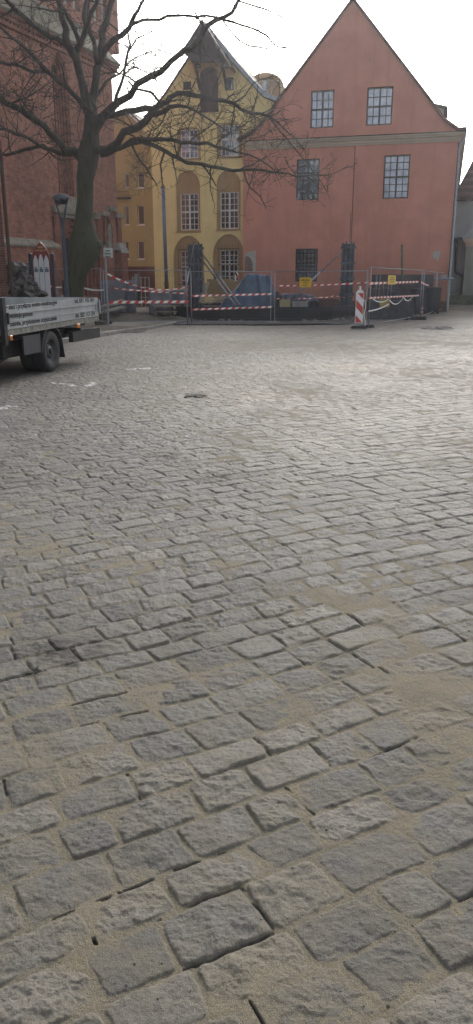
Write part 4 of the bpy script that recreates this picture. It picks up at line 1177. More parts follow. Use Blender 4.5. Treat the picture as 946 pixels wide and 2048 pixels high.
# ------------------------------------------------------------------ truck
def truck():
    Ya, Yb = 12.75, 16.82
    A = at(9, 611, Ya); B = at(194, 595, Yb)
    d = Vector((B.x-A.x, B.y-A.y, 0)); az = math.atan2(d.x, d.y); Lb = d.length
    p = B.z-A.z; slope_ = (p)/Lb
    e = empty('flatbed_truck', (A.x, A.y, 0), R(90)-az, 'light grey flatbed truck with black lettering on its drop side', 'truck')
    M3 = Matrix.Rotation(R(90)-az, 4, 'Z'); inv = M3.inverted()
    def loc(px, py, yo=0.0):
        dr = ray(px, py); ey = M3 @ Vector((0,1,0)); t = (yo - (Vector((0,0,EYE))-Vector((A.x,A.y,0))).dot(ey))/dr.dot(ey)
        return inv @ (Vector((0,0,EYE))+dr*t-Vector((A.x,A.y,0)))
    zt0 = A.z; zb0 = loc(13, 659.5).z; zb1 = loc(194, 631.6).z; zt1 = loc(194, 595).z
    Wd = 2.15
    # bed built level, then tilted slightly as in the photograph
    bed = MB(); zt = lambda x: zt0+(zt1-zt0)*x/Lb; zb = lambda x: zb0+(zb1-zb0)*x/Lb
    def slab(g, x0, x1, f0, f1, y0, y1):
        """strip of the side between height fractions"""
        z = lambda x, f: zb(x)+(zt(x)-zb(x))*f
        vs = [(x0,y0,z(x0,f0)),(x1,y0,z(x1,f0)),(x1,y1,z(x1,f0)),(x0,y1,z(x0,f0)),(x0,y0,z(x0,f1)),(x1,y0,z(x1,f1)),(x1,y1,z(x1,f1)),(x0,y1,z(x0,f1))]
        g.add(vs, [(0,3,2,1),(4,5,6,7),(0,1,5,4),(1,2,6,5),(2,3,7,6),(3,0,4,7)])
    s = MB()
    slab(s, .02, Lb, 0, .30, -.014, .03); slab(s, .02, Lb, .66, 1.0, -.014, .03); slab(s, .04, Lb-.03, .302, .658, .0, .026)
    slab(s, .02, Lb, .302, .335, -.026, -.001); slab(s, .02, Lb, .63, .658, -.026, -.001)
    slab(s, Lb-.13, Lb, .336, .629, -.012, .027)
    side = s.obj('side_board', M['alu'], e)
    side['label'] = 'grey drop side with three lines of black lettering'
    s = MB(); slab(s, .02, Lb, 0, 1.0, Wd-.03, Wd); 
    s.obj('side_board', M['alu_in'], e)
    s = MB(); slab(s, Lb+.004, Lb+.035, -.02, 1.0, -.0, Wd); s.obj('tailgate', M['alu'], e)
    s = MB(); slab(s, Lb-.02, Lb+.05, .25, .8, -.05, -.028); slab(s, Lb+.036,Lb+.07,.1,.9,-.03,.03); s.obj('latch', M['galv'], e)
    s = MB(); slab(s, .0, Lb+.03, -.27, -.02, -.005, Wd+.005); s.obj('bed_frame', M['bedframe'], e)
    s = MB(); slab(s, .05, Lb, -.015, .01, .035, Wd-.035); s.obj('bed_floor', M['wood'], e)
    # headboard and front stanchions
    s = MB(); s.box(-.12,-.02,-.03,.05,.62,1.36); s.box(-.12,-.02,Wd-.05,Wd+.03,.62,1.9); s.obj('stanchion', M['chassis'], e)
    s = MB(); s.box(-.10,-.04,.055,Wd-.055,.80,1.32); s.obj('headboard', M['alu'], e)
    # latch bars at the front corner
    s = MB(); slab(s,-.015,.015,.25,.7,-.06,-.03); s.obj('latch', M['chassis'], e)
    s = MB(); s.bar((.9,.5,1.0),(1.9,1.2,1.28),.05); s.obj('loose_bar', M['chassis'], e)
    # lettering
    ink = M['ink']
    def line(body, p0, p1, h_px):
        a = loc(*p0, yo=-.016); b_ = loc(*p1, yo=-.016); ex = (b_-a); 
        text(body, side, ink, Vector((a.x,-.0165,a.z-.012)), ex, (0,0,1), ex.length, h_px, bold=.022)
    line('• sieci i przyłącza wodno-kanalizacyjne', (13,621.5), (114.5,609.5), .105)
    line('tel. 691 742 561', (149,605.5), (187.5,602), .095)
    line('• instalacje gazowe', (13,638), (66,633), .1)
    line('• szamba, przydomowe oczyszczalnie', (16,655.5), (114,641.5), .105)
    line('tel. 502 113 134', (151,634.5), (189.5,630), .095)
    # the middle line sits on the recessed panel
    # chassis rails, cross members, tanks
    s = MB(); s.box(-3.2, Lb-.1, .62,.70,.48,.66); s.box(-3.2, Lb-.1, Wd-.70,Wd-.62,.48,.66)
    for x in (.2,1.0,1.6,2.8,Lb-.3): s.box(x,x+.08,.3,Wd-.3,.56,.68)
    s.box(.3,1.1,.25,.6,.36,.64); s.tube([(0,.8,.42),(2.1,.8,.40)], .05, 8); s.tube([(0,.5,.35),(.6,.5,.32),(.9,.45,.4)], .07, 8)
    s.obj('chassis', M['chassis'], e)
    # rear wheel
    wc = loc(107, 703, .0); xw = wc.x; r = .375
    def wheel(x, y, flip=1, nm='wheel'):
        w = empty(nm, (x, y, r)); w.parent = e
        g = MB(); g.lathe([(r*.60,-.0),(r*.72,-.015),(r*.93,-.012),(r*.985,.02),(r,.05),(r,.16),(r*.985,.19),(r*.93,.215),(r*.6,.2)], n=40, axis='y'); 
        if flip < 0: g.v = [(a, -b, c) for a, b, c in g.v]
        g.obj('tyre', M['tyre'], w, True)
        g = MB(); g.lathe([(r*.61,.005),(r*.58,.03),(r*.52,.07),(r*.36,.1),(r*.3,.06),(r*.26,.03),(r*.14,.02),(0.0,.02)], n=40, axis='y')
        if flip < 0: g.v = [(a, -b, c) for a, b, c in g.v]
        g.obj('rim', M['rim'], w, True)
        g = MB()
        for k in range(6):
            a = k*math.pi/3+.2; g.lathe([(0,.075),(.032,.075),(.034,.09)], c=(r*.44*math.cos(a),0,r*.44*math.sin(a)), n=10, axis='y')
        g.lathe([(0,-.01),(.05,-.01),(.06,.03)], c=(0,0,0), n=14, axis='y')
        if flip < 0: g.v = [(a, -b, c) for a, b, c in g.v]
        g.obj('hub', M['chassis'], w)
    wheel(xw, .04); wheel(xw, .30); wheel(xw, Wd-.04, -1); wheel(xw, Wd-.3, -1)
    wheel(-1.55, .12); wheel(-1.55, Wd-.12, -1)
    g = MB(); g.tube([(xw,.3,r),(xw,Wd-.3,r)], .06, 10); g.lathe([(0,-.15),(.15,-.08),(.15,.08),(0,.15)], c=(xw,Wd/2,r), n=14, axis='y'); g.obj('axle', M['chassis'], e)
    # mudguard: front flap, arch, rear flap
    for y0, y1 in ((.0,.52),(Wd-.52,Wd)):
        g = MB(); R1 = .455
        prof = []
        for k in range(0, 13):
            a = R(178-k*14.2); prof.append((xw+R1*math.cos(a), r+R1*math.sin(a)*.98))
        pts = [(xw-R1-.02, .40)] + prof + [(xw+R1+.05, .22)]
        n = len(pts)
        for yy in (y0, y1):
            for x, z in pts: g.v.append((x, yy, min(z, .80)))
            for x, z in pts: 
                dx, dz = x-xw, z-r; l = math.hypot(dx, dz) or 1; g.v.append((x+dx/l*.025, yy, min(z+dz/l*.02, .82)))
        for k in range(n-1):
            for f in ((k,k+1,n+k+1,n+k),(2*n+k,3*n+k,3*n+k+1,2*n+k+1),(n+k,n+k+1,3*n+k+1,3*n+k),(k,2*n+k,2*n+k+1,k+1)): g.f.append(f); g.m.append(0)
        g.obj('mudguard', M['guard'], e)
    g = MB(); g.box(xw-1.15, xw-R1-.05, .02,.05,.40,.72); g.box(xw-1.15,xw-R1-.05,.05,.5,.68,.72); g.box(xw-R1-.049,xw-R1-.02,.02,.5,.40,.74); g.obj('side_skirt', M['guard'], e)
    # rear underrun box, lamps
    g = MB(); g.box(Lb-1.35,Lb+.15,.03,.12,.46,.66); g.box(Lb+.02,Lb+.15,.121,Wd-.03,.46,.62); g.obj('underrun_bar', M['chassis'], e)
    for px, py in ((156,652),(21.5,676)):
        c = loc(px, py, -.01); g = MB(); g.bevbox(c.x-.08 if px > 100 else c.x-.045, c.x+.08 if px > 100 else c.x+.045, -.03,.02,c.z-.035,c.z+.045,.01); g.obj('marker_light', M['orange'], e)
    # cab, nearer than the picture edge
    g = MB(); prof = [(-.25,.5),(-.25,2.0),(-.55,2.12),(-1.5,2.08),(-2.15,1.35),(-2.3,1.1),(-2.32,.42),(-1.95,.42),(-1.9,.62),(-1.7,.78),(-1.4,.78),(-1.2,.62),(-1.15,.42),(-.5,.42)]
    g.prism(prof, .08, Wd-.08); cab = g.obj('cab', M['cab'], e)
    g = MB(); win = [(-.75,1.3),(-.75,1.92),(-1.4,1.92),(-1.95,1.3)]
    g.prism(win, .066, .078); g.prism(win, Wd-.078, Wd-.066); g.obj('side_window', M['g_dark'], cab)
    g = MB(); g.add([(-2.155,.2,1.37),(-2.155,Wd-.2,1.37),(-1.53,Wd-.2,2.05),(-1.53,.2,2.05)],[(0,1,2,3)]); g.v = [(a-.012,b,c+.012) for a,b,c in g.v]; g.obj('windscreen', M['g_dark'], cab)
    for y in (.3, Wd-.5):
        g = MB(); g.box(-2.34,-2.325,y,y+.2,.7,.85); g.obj('headlight', M['g_pale'], cab)
truck()

# ------------------------------------------------------------------ site fence
def fence_panel(p, q, H, label, z0=0.0, post_only=False):
    p = Vector((p[0], p[1], 0)); q = Vector((q[0], q[1], 0)); d = q-p; L = d.length
    e = empty('site_fence', (p.x, p.y, z0), math.atan2(d.y, d.x), label, 'fence', 'mesh fence panels around the building site')
    g = MB(); r = .021
    for x in (.03, L-.03): g.tube([(x,0,.0),(x,0,H)], r, 8)
    g.obj('post', M['galv'], e, True)
    g = MB()
    for z in (.12, H-.02): g.tube([(.03,0,z),(L-.03,0,z)], .016, 6)
    g.obj('rail', M['galv'], e, True)
    g = MB(); n = int(L/.11)
    for k in range(1, n): x = L*k/n; g.box(x-.0013,x+.0013,-.0013,.0013,.12,H-.02)
    for k in range(1, 8): z = .12+(H-.14)*k/8; g.box(.04,L-.04,-.0013,.0013,z-.0013,z+.0013)
    g.obj('wire_mesh', M['form'], e)
    return e
def fence_foot(p, label, rz=0, s=1.0, z=0.0, mat='rubber'):
    e = MB(); e.bevbox(-.36*s,.36*s,-.11*s,.11*s,0,.13*s,.03); o = e.obj('ballast_block', M[mat]); o.location = (p[0], p[1], z); o.rotation_euler = (0,0,rz)
    # socket holes as raised rims
    g = MB(); 
    for x in (-.06,.06): g.lathe([(.028,.0),(.034,.0),(.034,.03),(.028,.03)], c=(x*s,0,.128*s), n=10)
    g.obj('socket', M['galv'], o)
    tag(o, label, 'fence foot', 'weights holding the fence panels'); return o
G = lambda x, y: gnd(x, y)
F0 = G(-180, 652); F1 = G(58, 650); F2 = G(207, 652); F3 = G(379, 650.5); F4 = G(545, 648.5); F5 = G(734, 656); F6 = G(841, 637); F7 = G(868, 627)
F8 = G(886, 622)
H = 2.0
fence_panel(F0, F1, H, 'mesh fence panel in front of the brick rubble, ending at the left picture edge', .1)
fence_panel(F1+Vector((.05,0,0)), F2, H, 'mesh fence panel standing behind the truck, between board and tree', .1)
fence_panel(F2+Vector((.05,0,0)), F3-Vector((.05,0,0)), H, 'mesh fence panel between the small sign post and the left formwork column', 0.04)
fence_panel(F3+Vector((.05,.02,0)), F4-Vector((.05,0,0)), H, 'mesh fence panel in front of the blue tarpaulin', 0)
fence_panel(F4+Vector((.05,0,0)), F5-Vector((.05,0,0)), H, 'mesh fence panel carrying the bright yellow warning sign', 0)
fence_panel(F5+Vector((.05,.03,0)), F6-Vector((.05,0,0)), H+.12, 'mesh fence panel carrying the faded yellow notice, right of the striped beacon', 0)
fence_panel(F6+Vector((.05,.05,0)), F7, H+.1, 'short turned back mesh fence panel beside the dark bins', 0)
fence_panel(F7+Vector((.05,.05,0)), F8, H+.1, 'rearmost mesh fence panel next to the red house corner', 0)
fence_foot(F4, 'grey concrete foot under the post between two middle fence panels', 0, .85, 0, 'conc')
fence_foot(F3, 'dark foot under the post in front of the left formwork column', 0, .5)
fence_foot(F5+Vector((.05,.2,0)), 'black rubber foot just behind the striped beacon', .6, .8)
fence_foot(G(831, 640), 'long black rubber foot beside the small orange bollard', .1, 1.25)
fence_foot(F7+Vector((-.35,-.1,0)), 'black rubber foot near the dark bins', .5, 1.0)
fence_foot(F8+Vector((-.2,0,0)), 'rearmost black rubber foot by the red house corner', .2, 1.0)
fence_foot(F2, 'dark foot beside the small sign post on the pavement', .1, .9, .07)

# ------------------------------------------------------------------ barrier tapes
def tape(P0, P1, sag, label, *, w=.075, period=.16, twist=0.0, amp=0.0, seed=1):
    P0 = Vector(P0); P1 = Vector(P1); L = (P1-P0).length; n = max(6, int(L/(period/2)))
    e = MB(); d = (P1-P0)/n
    def pt(t): return P0.lerp(P1, t) + Vector((0,0,-sag*4*t*(1-t) + amp*mn.noise(Vector((t*6,seed,0)))))
    sub = 1
    prevs = []
    for k in range(n+1):
        t = k/n
        tw = twist*math.sin(t*9+seed)*math.pi/2
        up = Vector((0,0,math.cos(tw)))+Vector((0,1,0))*math.sin(tw)
        w_ = w*.8; slant = d.normalized()*w_*.45
        prevs.append((pt(t)-up*w_/2-slant, pt(t)+up*w_/2+slant))
    for k in range(n):
        a, b = prevs[k]; c, dd = prevs[k+1]
        e.add([a, c, dd, b], [(0,1,2,3)], k % 2)
    o = e.obj('barrier_tape', [M['t_white'] if ('whitish' in label or 'loop' in label) else M['t_red'], M['t_white']], fixn=False)
    base = (P0+P1)/2
    for v in o.data.vertices: v.co -= base
    o.location = base
    tag(o, label, 'barrier tape', 'red and white barrier tapes'); return o
def fp(a, b, px, py, off=-.06):
    """point on the vertical plane through a and b seen at that pixel"""
    az = math.atan2(-(b.y-a.y), b.x-a.x); fr = Frame((a.x, a.y), az); x, z = fr(px, py, off)
    p = fr.o + fr.ex*x + fr.ey*off; return Vector((p.x, p.y, z))
def tp(a, b, p0, p1, sag, label, **kw): return tape(fp(a,b,*p0), fp(a,b,*p1), sag, label, **kw)
tp(F0,F1,(0,574),(54,573.5),.02,'barrier tape low in front of the rubble at the left picture edge', period=.3)
tp(F1,F2,(62,567),(123,575),.02,'barrier tape between the rubble and the tree trunk', period=.9)
tp(F1,F2,(162,574),(208,580),.05,'whitish barrier tape end just right of the tree trunk', period=1.2)
tp(F2,F3,(207,543),(378,573),.33,'sagging barrier tape, highest one right of the small sign post', period=.3, twist=.5)
tp(F2,F3,(222,576),(374,587),.02,'middle barrier tape right of the small sign post', period=.26, twist=.5, seed=4)
tp(F2,F3,(219,604.5),(377,603.5),.0,'lowest barrier tape right of the small sign post, broad slanted stripes', w=.12, period=.3)
tp(F3,F4,(383,592),(543,588),.0,'upper barrier tape crossing in front of the blue tarpaulin', w=.085, period=.26, twist=.25)
tp(F3,F4,(382,619),(543,614),.0,'lower barrier tape in front of the black foundation wall', w=.09, period=.26, twist=.3, seed=5)
tp(F4,F5,(553,571.5),(736,565),.03,'upper barrier tape behind the bright yellow warning sign', period=.3, twist=.5, seed=2)
tp(F4,F5,(549,598),(708,591),.03,'lower twisted barrier tape behind the striped beacon', w=.06, period=.24, twist=.9, seed=3, amp=.08)
tp(F5,F6,(737,567),(838,563.5),.0,'upper barrier tape behind the faded yellow notice', w=.1, period=.55)
tp(F5,F6,(737,596),(838,591),.0,'lower barrier tape on the rightmost fence panel', w=.08, period=.45)
tp(F5,F6,(745,597),(778,598),.12,'whitish loop of tape hanging under the right fence tape', w=.045, period=1.0)
tp(F5,F6,(779,600),(806,596),.2,'whitish loop of tape hanging beside the old yellow panel', w=.045, period=1.0, seed=6)
tp(F5,F6,(806,593),(826,592),.18,'whitish loop of tape hanging near the dark bins', w=.05, period=1.0, seed=8)
tp(F5,F6,(737,622),(778,608),.05,'whitish loose tape drooping to the lower left of the right fence', w=.06, period=1.1, seed=9)
tp(F6,F7,(842,564),(858,571),.02,'knotted tape end on the turned back fence panel', w=.09, period=.6)
g = MB(); c = fp(F3,F4,474,556,-.05)
g.tube([c+Vector((-.05,0,-.1)), c+Vector((-.06,0,.1)), c+Vector((-.02,0,.22)), c+Vector((.05,0,.1)), c+Vector((.08,0,-.08))], .02, 5, m=0)
for k in range(len(g.m)): g.m[k] = (k//5) % 2
o = g.obj('barrier_tape', [M['t_white'], M['t_red']]); tag(o, 'small loop of barrier tape knotted to the top rail before the tarpaulin', 'barrier tape', 'red and white barrier tapes')

# ------------------------------------------------------------------ warning signs
def sign(a, b, x0, y0, x1, y1, lines, mat, label, off=-.1):
    p = fp(a, b, x0, y1, off); q = fp(a, b, x1, y1, off); t = fp(a, b, x0, y0, off)
    d = q-p; W_ = d.length; Hh = t.z-p.z
    e = empty('warning_sign', p, math.atan2(d.y, d.x), label, 'sign')
    g = MB(); r = .05
    pts = []
    for cx, cz, a0 in ((W_-r,r,-90),(W_-r,Hh-r,0),(r,Hh-r,90),(r,r,180)):
        for k in range(4): an = R(a0+k*30); pts.append((cx+r*math.cos(an), cz+r*math.sin(an)))
    g.prism(pts, 0, .012); g.obj('plate', M[mat], e)
    for body, fx0, fx1, fz, fh in lines:
        text(body, e, M['ink'], (W_*fx0, -.0035, Hh*fz), (1,0,0), (0,0,1), W_*(fx1-fx0), Hh*fh, bold=.02)
    return e
sign(F4,F5,598.8,555,622,574.5,[('UWAGA !',.12,.88,.6,.24),('GŁĘBOKI',.28,.76,.36,.14),('WYKOP',.3,.72,.12,.14)],'y_sign','bright yellow warning sign reading UWAGA on the middle fence')
sign(F5,F6,776,550.5,791,569,[('TEREN',.2,.8,.68,.14),('BUDOWY',.15,.85,.45,.14),('WSTĘP',.2,.8,.2,.14)],'y_sign','narrower yellow notice with small black writing on the right fence')
def old_panel():
    p = at(760, 616, 33.0); e = MB(); e.box(0,.42,0,.02,0,.36); e.box(.05,.35,-.03,-.002,.1,.14); o = e.obj('fallen_sign', M['y_old']); o.location = p; o.rotation_euler = (0,R(-6),.1)
    tag(o, 'dull old yellow panel low behind the right fence', 'sign')
old_panel()

# ------------------------------------------------------------------ striped beacon and little bollard
def beacon():
    p = gnd(717, 657); Y = p.y; e = empty('striped_beacon', (p.x, Y, 0), R(-4), 'red and white striped warning beacon on a black foot', 'beacon')
    z = lambda y: at(717, y, Y).z
    s = Y/1538/1.03; w = 15.5*s/2; z0 = z(646); z1 = z(585)
    g = MB(); g.box(-w,w,-.02,.02,z0,z1); g.prism([(-w,z1),(w,z1),(w*.5,z(580)),(w*.22,z(580)),(w*.22,z(572)),(-w*.22,z(572)),(-w*.22,z(580)),(-w*.5,z(580))], -.02,.02)
    g.obj('blade', M['r_white'], e)
    g = MB(); m = w*.12
    Hh = z1-z0-2*m; x0, x1 = -w+m, w-m; zz = z0+m
    # diagonal stripes falling to the right, clipped to the blade
    def clip(poly, f):
        out = []
        for i in range(len(poly)):
            a, b = poly[i], poly[(i+1) % len(poly)]; fa, fb = f(a), f(b)
            if fa >= 0: out.append(a)
            if fa*fb < 0: t = fa/(fa-fb); out.append((a[0]+(b[0]-a[0])*t, a[1]+(b[1]-a[1])*t))
        return out
    sl = .26*Hh/(x1-x0); per = Hh*.52; th = per*.5
    for k in range(-1, 4):
        zc = zz + Hh*.26 + per*k
        poly = [(x0, zc+sl*(x1-x0)), (x1, zc), (x1, zc+th), (x0, zc+sl*(x1-x0)+th)]
        poly = clip(poly, lambda q: q[1]-zz); poly = clip(poly, lambda q: zz+Hh-q[1]) if len(poly) > 2 else poly
        if len(poly) > 2: g.prism(poly, -.026, -.0205)
    g.obj('stripe', M['r_red'], e)
    g = MB(); g.tube([(0,0,.05),(0,0,z0)], .035, 8); g.obj('stem', M['galv'], e)
    g = MB(); g.bevbox(-.27,.27,-.16,.16,-.01,.1,.045); g.obj('foot', M['rubber'], e)
    g = MB(); 
    g.tube([(w+.05,.1,z(600)),(w+.09,.12,z(615)),(w+.04,.12,z(630)),(w+.12,.12,z(648)),(w+.04,.12,z(655))], .018, 6); o = g.obj('hanging_tape', M['t_white'], e)
beacon()
def bollard():
    p = gnd(843, 634); Y = p.y; e = empty('small_bollard', (p.x, Y, 0), 0, 'little orange and white bollard behind the right fence', 'bollard')
    z1 = at(843,611,Y).z
    g = MB(); g.lathe([(.12,0),(.12,.04),(.05,.06),(.05,z1*.95),(.03,z1),(0,z1)], n=12); g.obj('post', M['t_red'], e, True)
    for k in (0,1):
        g = MB(); zz = z1*(.35+.32*k); g.lathe([(.0515,zz),(.054,zz),(.054,zz+z1*.16),(.0515,zz+z1*.16)], n=12); g.obj('band', M['t_white'], e, True)
bollard()

# ------------------------------------------------------------------ formwork columns with props
def formwork(px0, px1, py, Y, label, rz):
    a = at(px0, py, Y); b = at(px1, py, Y); c = (a+b)/2; W_ = (b.x-a.x); Ht = a.z
    e = empty('formwork_column', (c.x, Y+W_/2, 0), rz, label, 'formwork', 'steel formwork columns on the site')
    g = MB(); w = W_/2; g.box(-w+.05,w-.05,-w+.05,w-.05,0,Ht-.05); g.obj('panel', M['form_dk'], e)
    g = MB()
    for sx, sy in ((-1,-1),(1,-1),(1,1),(-1,1)):
        g.box(sx*w-.06 if sx > 0 else -w, w if sx > 0 else -w+.06, sy*w-.06 if sy > 0 else -w, w if sy > 0 else -w+.06, 0, Ht)
    for x in (-.1,.12): g.box(x-.035,x+.035,-w-.02,-w+.045,0,Ht+.05)
    g.obj('upright', M['form'], e)
    for k in range(5):
        z = .35+(Ht-.6)*k/4; g = MB()
        g.box(-w-.05,w+.05,-w-.07,-w-.022,z,z+.1); g.box(-w-.06,-w-.004,-w-.02,w,z+.0,z+.1); g.box(w+.004,w+.06,-w-.02,w,z,z+.1)
        g.obj('waler', M['form'], e)
    return e, Ht
formwork(376, 403, 487, 36, 'grey steel formwork column in front of the yellow house', .15)
formwork(686, 711, 485, 36, 'grey steel formwork column in front of the red house', -.1)
def prop(p0, p1, Y0, Y1, label):
    a = at(*p0, Y0); b = at(*p1, Y1)
    e = empty('push_pull_prop', b, 0, label, 'prop', 'steel props bracing the formwork')
    q = a-b; m = q*.5
    g = MB(); g.tube([(0,0,0), q*.55], .042, 8); g.obj('outer_tube', M['galv'], e, True)
    g = MB(); g.tube([q*.5, q], .03, 8); g.obj('inner_tube', M['form'], e, True)
    g = MB(); g.tube([q*.53, q*.57], .06, 8); g.obj('collar', M['form'], e, True)
    g = MB(); g.box(-.1,.1,-.1,.1,-.04,.0); g.obj('foot_plate', M['form'], e)
prop((401,503),(479,609),35.8,34.6,'upper of two long props slanting right from the left formwork column')
prop((400,514),(470,610),35.7,34.3,'lower of two long props slanting right from the left formwork column')
prop((388,488),(366,604),35.6,34.0,'steep prop leaning to the left of the left formwork column')
prop((684,504),(592,590),35.7,34.8,'single prop slanting left from the right formwork column')

# ------------------------------------------------------------------ black round foundation and soil inside it
def foundation():
    a = gnd(343, 640); 
    px = [342, 380, 440, 520, 600, 665, 700, 712]; Ys = [34.6, 33.9, 33.4, 33.1, 33.2, 33.8, 34.8, 36.2]
    pts = []
    for x, Y in zip(px, Ys): q = at(x, 600, Y); pts.append((q.x, Y))
    pts2 = pts + [(pts[-1][0]-1, 39.5), (pts[0][0]+1.2, 39.8), (pts[0][0]-.2, 37)]
    cx = sum(p[0] for p in pts2)/len(pts2); cy = sum(p[1] for p in pts2)/len(pts2)
    e = empty('foundation_wall', (cx, cy, 0), 0, 'low black coated foundation wall curving behind the fence', 'foundation')
    loc = [(x-cx, y-cy) for x, y in pts2]
    inner = [(x*.93, y*.93) for x, y in loc]
    g = MB(); n = len(loc)
    H_ = .60
    for z in (-.1, H_):
        for x, y in loc: g.v.append((x,y,z))
        for x, y in inner: g.v.append((x,y,z))
    for k in range(n):
        j = (k+1) % n
        for f in ((k,j,2*n+j,2*n+k),(n+k,3*n+k,3*n+j,n+j),(2*n+k,2*n+j,3*n+j,3*n+k)): g.f.append(f); g.m.append(0)
    g.obj('wall', M['black'], e)
    g = MB(); base = [(x*1.045, y*1.09) for x, y in loc]; g.hprism(base, -.1, .13); g.obj('footing', M['black'], e)
    g = MB(); g.hprism([(x*.925, y*.925) for x, y in loc], .1, .5); o = g.obj('soil', M['soil']); o.location = (cx, cy, 0); struct(o)
    # loose lumps along the footing
    g = MB(); rnd = random.Random(5)
    for k in range(70):
        t = rnd.random()*(len(px)-1); i = int(t); f = t-i
        x = pts[i][0]*(1-f)+pts[i+1][0]*f; y = pts[i][1]*(1-f)+pts[i+1][1]*f
        s = rnd.uniform(.03,.1); y -= rnd.uniform(.35,1.3)
        vs = [Vector((rnd.uniform(-1,1),rnd.uniform(-1,1),rnd.uniform(-.6,.8)))*s for _ in range(0)]
        g.lathe([(0,-s*.5),(s*rnd.uniform(.7,1.1),-s*.1),(s*rnd.uniform(.5,.9),s*.4),(0,s*.6)], c=(x,y,.05+s*.3), n=6)
    o = g.obj('loose_stones', M['rubble']); tag(o, 'loose dark stones strewn along the foot of the foundation wall', 'stones', kind='stuff')
foundation()
g = MB(); pl = [gnd(330,652), gnd(330,641), gnd(735,638), gnd(735,652)]
poly = [(gnd(335,651.5).x, gnd(335,651.5).y), (gnd(540,652).x, gnd(540,652).y), (gnd(700,649).x, gnd(700,649).y), (gnd(745,645).x, 36.5), (gnd(330,640).x, 36.5)]
g.hprism(poly, -.06, .062); struct(g.obj('soil', M['soil_dark']))

# ------------------------------------------------------------------ tarpaulins
def cloth(name, label, x0, x1, y0, y1, prof, mat, loc, seed=0, rz=0, wr=.05, cat='tarpaulin', n=44):
    """closed draped sheet: height profile over its footprint, falling steeply to the ground"""
    g = MB(); vs = []
    for j in range(n+1):
        for i in range(n+1):
            u = i/n; v = j/n
            eu = min(u, 1-u)*2; ev = min(v, 1-v)*2; 
            def fall(t, k): return min(1, (t*k*1.6))**.3 if t > 0 else 0
            hgt = prof(u)*fall(eu, 5.5)*fall(ev, 4)
            sw = 1+.14*(1-min(1,hgt/max(.01,prof(u))))
            x = (x0+(x1-x0)*u-(x0+x1)/2)*sw+(x0+x1)/2; y = (y0+(y1-y0)*v-(y0+y1)/2)*sw+(y0+y1)/2
            q = Vector((x*3.2+seed, y*3.2, hgt*1.1)); 
            fold = mn.noise(Vector((x*7+seed, y*7, hgt*.6)))
            vs.append((x+wr*fold, y-wr*1.3*mn.noise(Vector((x*6, seed, hgt*.5)))-(wr if ev < .3 else 0)*abs(fold), max(0, hgt+wr*mn.noise(q)*.9)))
    fs = [(j*(n+1)+i, j*(n+1)+i+1, (j+1)*(n+1)+i+1, (j+1)*(n+1)+i) for j in range(n) for i in range(n)]
    g.add(vs, fs); o = g.obj(name, mat, smooth=True); o.location = loc; o.rotation_euler = (0,0,rz); tag(o, label, cat); return o
Yt = 36.6
c = at(490, 610, Yt); s = Yt/1538/1.04
ht = at(520,547,Yt).z - .5
def prof(u):
    if u < .16: return ht*(.28+.9*u)
    if u < .44: return ht*(.424+.5*((u-.16)/.28)**1.2)
    if u < .5: return ht*(.924+.076*(u-.44)/.06)
    return ht*(1.0-.02*math.sin(u*9))
cloth('covered_machine', 'blue tarpaulin draped over a tall block behind the middle fence', -44*s, 53*s, -.8, .8, prof, M['tarp'], (c.x, Yt, .45), 2.2, wr=.07)
c = at(595, 600, 35)
cloth('crumpled_tarp', 'crumpled dark sheet lying over timber behind the yellow warning sign', -.78, .78, -.45, .45, lambda u: .34*(1-.4*abs(u-.4)), M['tarp_dk'], (c.x, 35.2, .78), 7.7, wr=.07)

# ------------------------------------------------------------------ timber, blocks, boards on the foundation
def boxthing(name, label, cat, x0, x1, y0, y1, Y, dep, mat, group=None, rz=0, z0=None, extra=None):
    a = at(x0, y1, Y); b = at(x1, y0, Y); w = (b.x-a.x)/2; zb = a.z if z0 is None else z0
    g = MB(); g.bevbox(-w,w,-dep/2,dep/2,0,b.z-zb,.015)
    if extra: extra(g, w, dep, b.z-zb)
    o = g.obj(name, mat); o.location = ((a.x+b.x)/2, Y+dep/2, zb); o.rotation_euler = (0,0,rz); tag(o, label, cat, group); return o
boxthing('shuttering_board', 'yellowish shuttering board under the crumpled dark sheet', 'board', 559,581,600,613,34.4,.5,M['wood_y'], z0=.5)
boxthing('timber_crate', 'pale grey low timber crate right of the yellowish board', 'crate', 583,616,603,613,34.5,.6,M['conc'], z0=.5)
boxthing('dark_crate', 'dark block standing at the post left of the yellowish board', 'block', 549,558,583,613,34.6,.4,M['form_dk'], z0=.5)
boxthing('brick_stack', 'low stack of brownish blocks left of the right formwork column', 'blocks', 636,678,597,612,35.5,.6,M['dado'], z0=.5)
boxthing('debris_box', 'small dark grey box between crate and brown blocks', 'box', 619,634,598,613,34.8,.4,M['form_dk'], z0=.5)
def planks(name, label, a, b, Ya, Yb, n, th, mat, z=None, spread=.14):
    p = at(*a, Ya); q = at(*b, Yb); m = (p+q)/2; e = empty(name, m, 0, label, 'planks'); rnd = random.Random(hash(label) % 999 if False else len(label))
    for k in range(n):
        off = Vector((rnd.uniform(-.1,.1), k*spread-(n-1)*spread/2, rnd.uniform(-.02,.05)+k*.0))
        g = MB(); g.bar(p-m+off, q-m+off+Vector((rnd.uniform(-.1,.1),0,rnd.uniform(-.05,.05))), .12, th); g.obj('plank', mat, e)
planks('loose_planks', 'planks leaning low below the window left of the tarpaulin', (415,607), (458,592), 35.0, 36.2, 3, .04, M['wood'])
planks('leaning_board', 'two boards leaning steeply beside the left formwork column', (404,606), (415,566), 35.4, 36.6, 2, .04, M['wood'])
boxthing('grey_hoarding', 'brown grey sheet panel leaning below the barred yellow house window', 'panel', 414,466,558,592,38.5,.06,M['niche'])
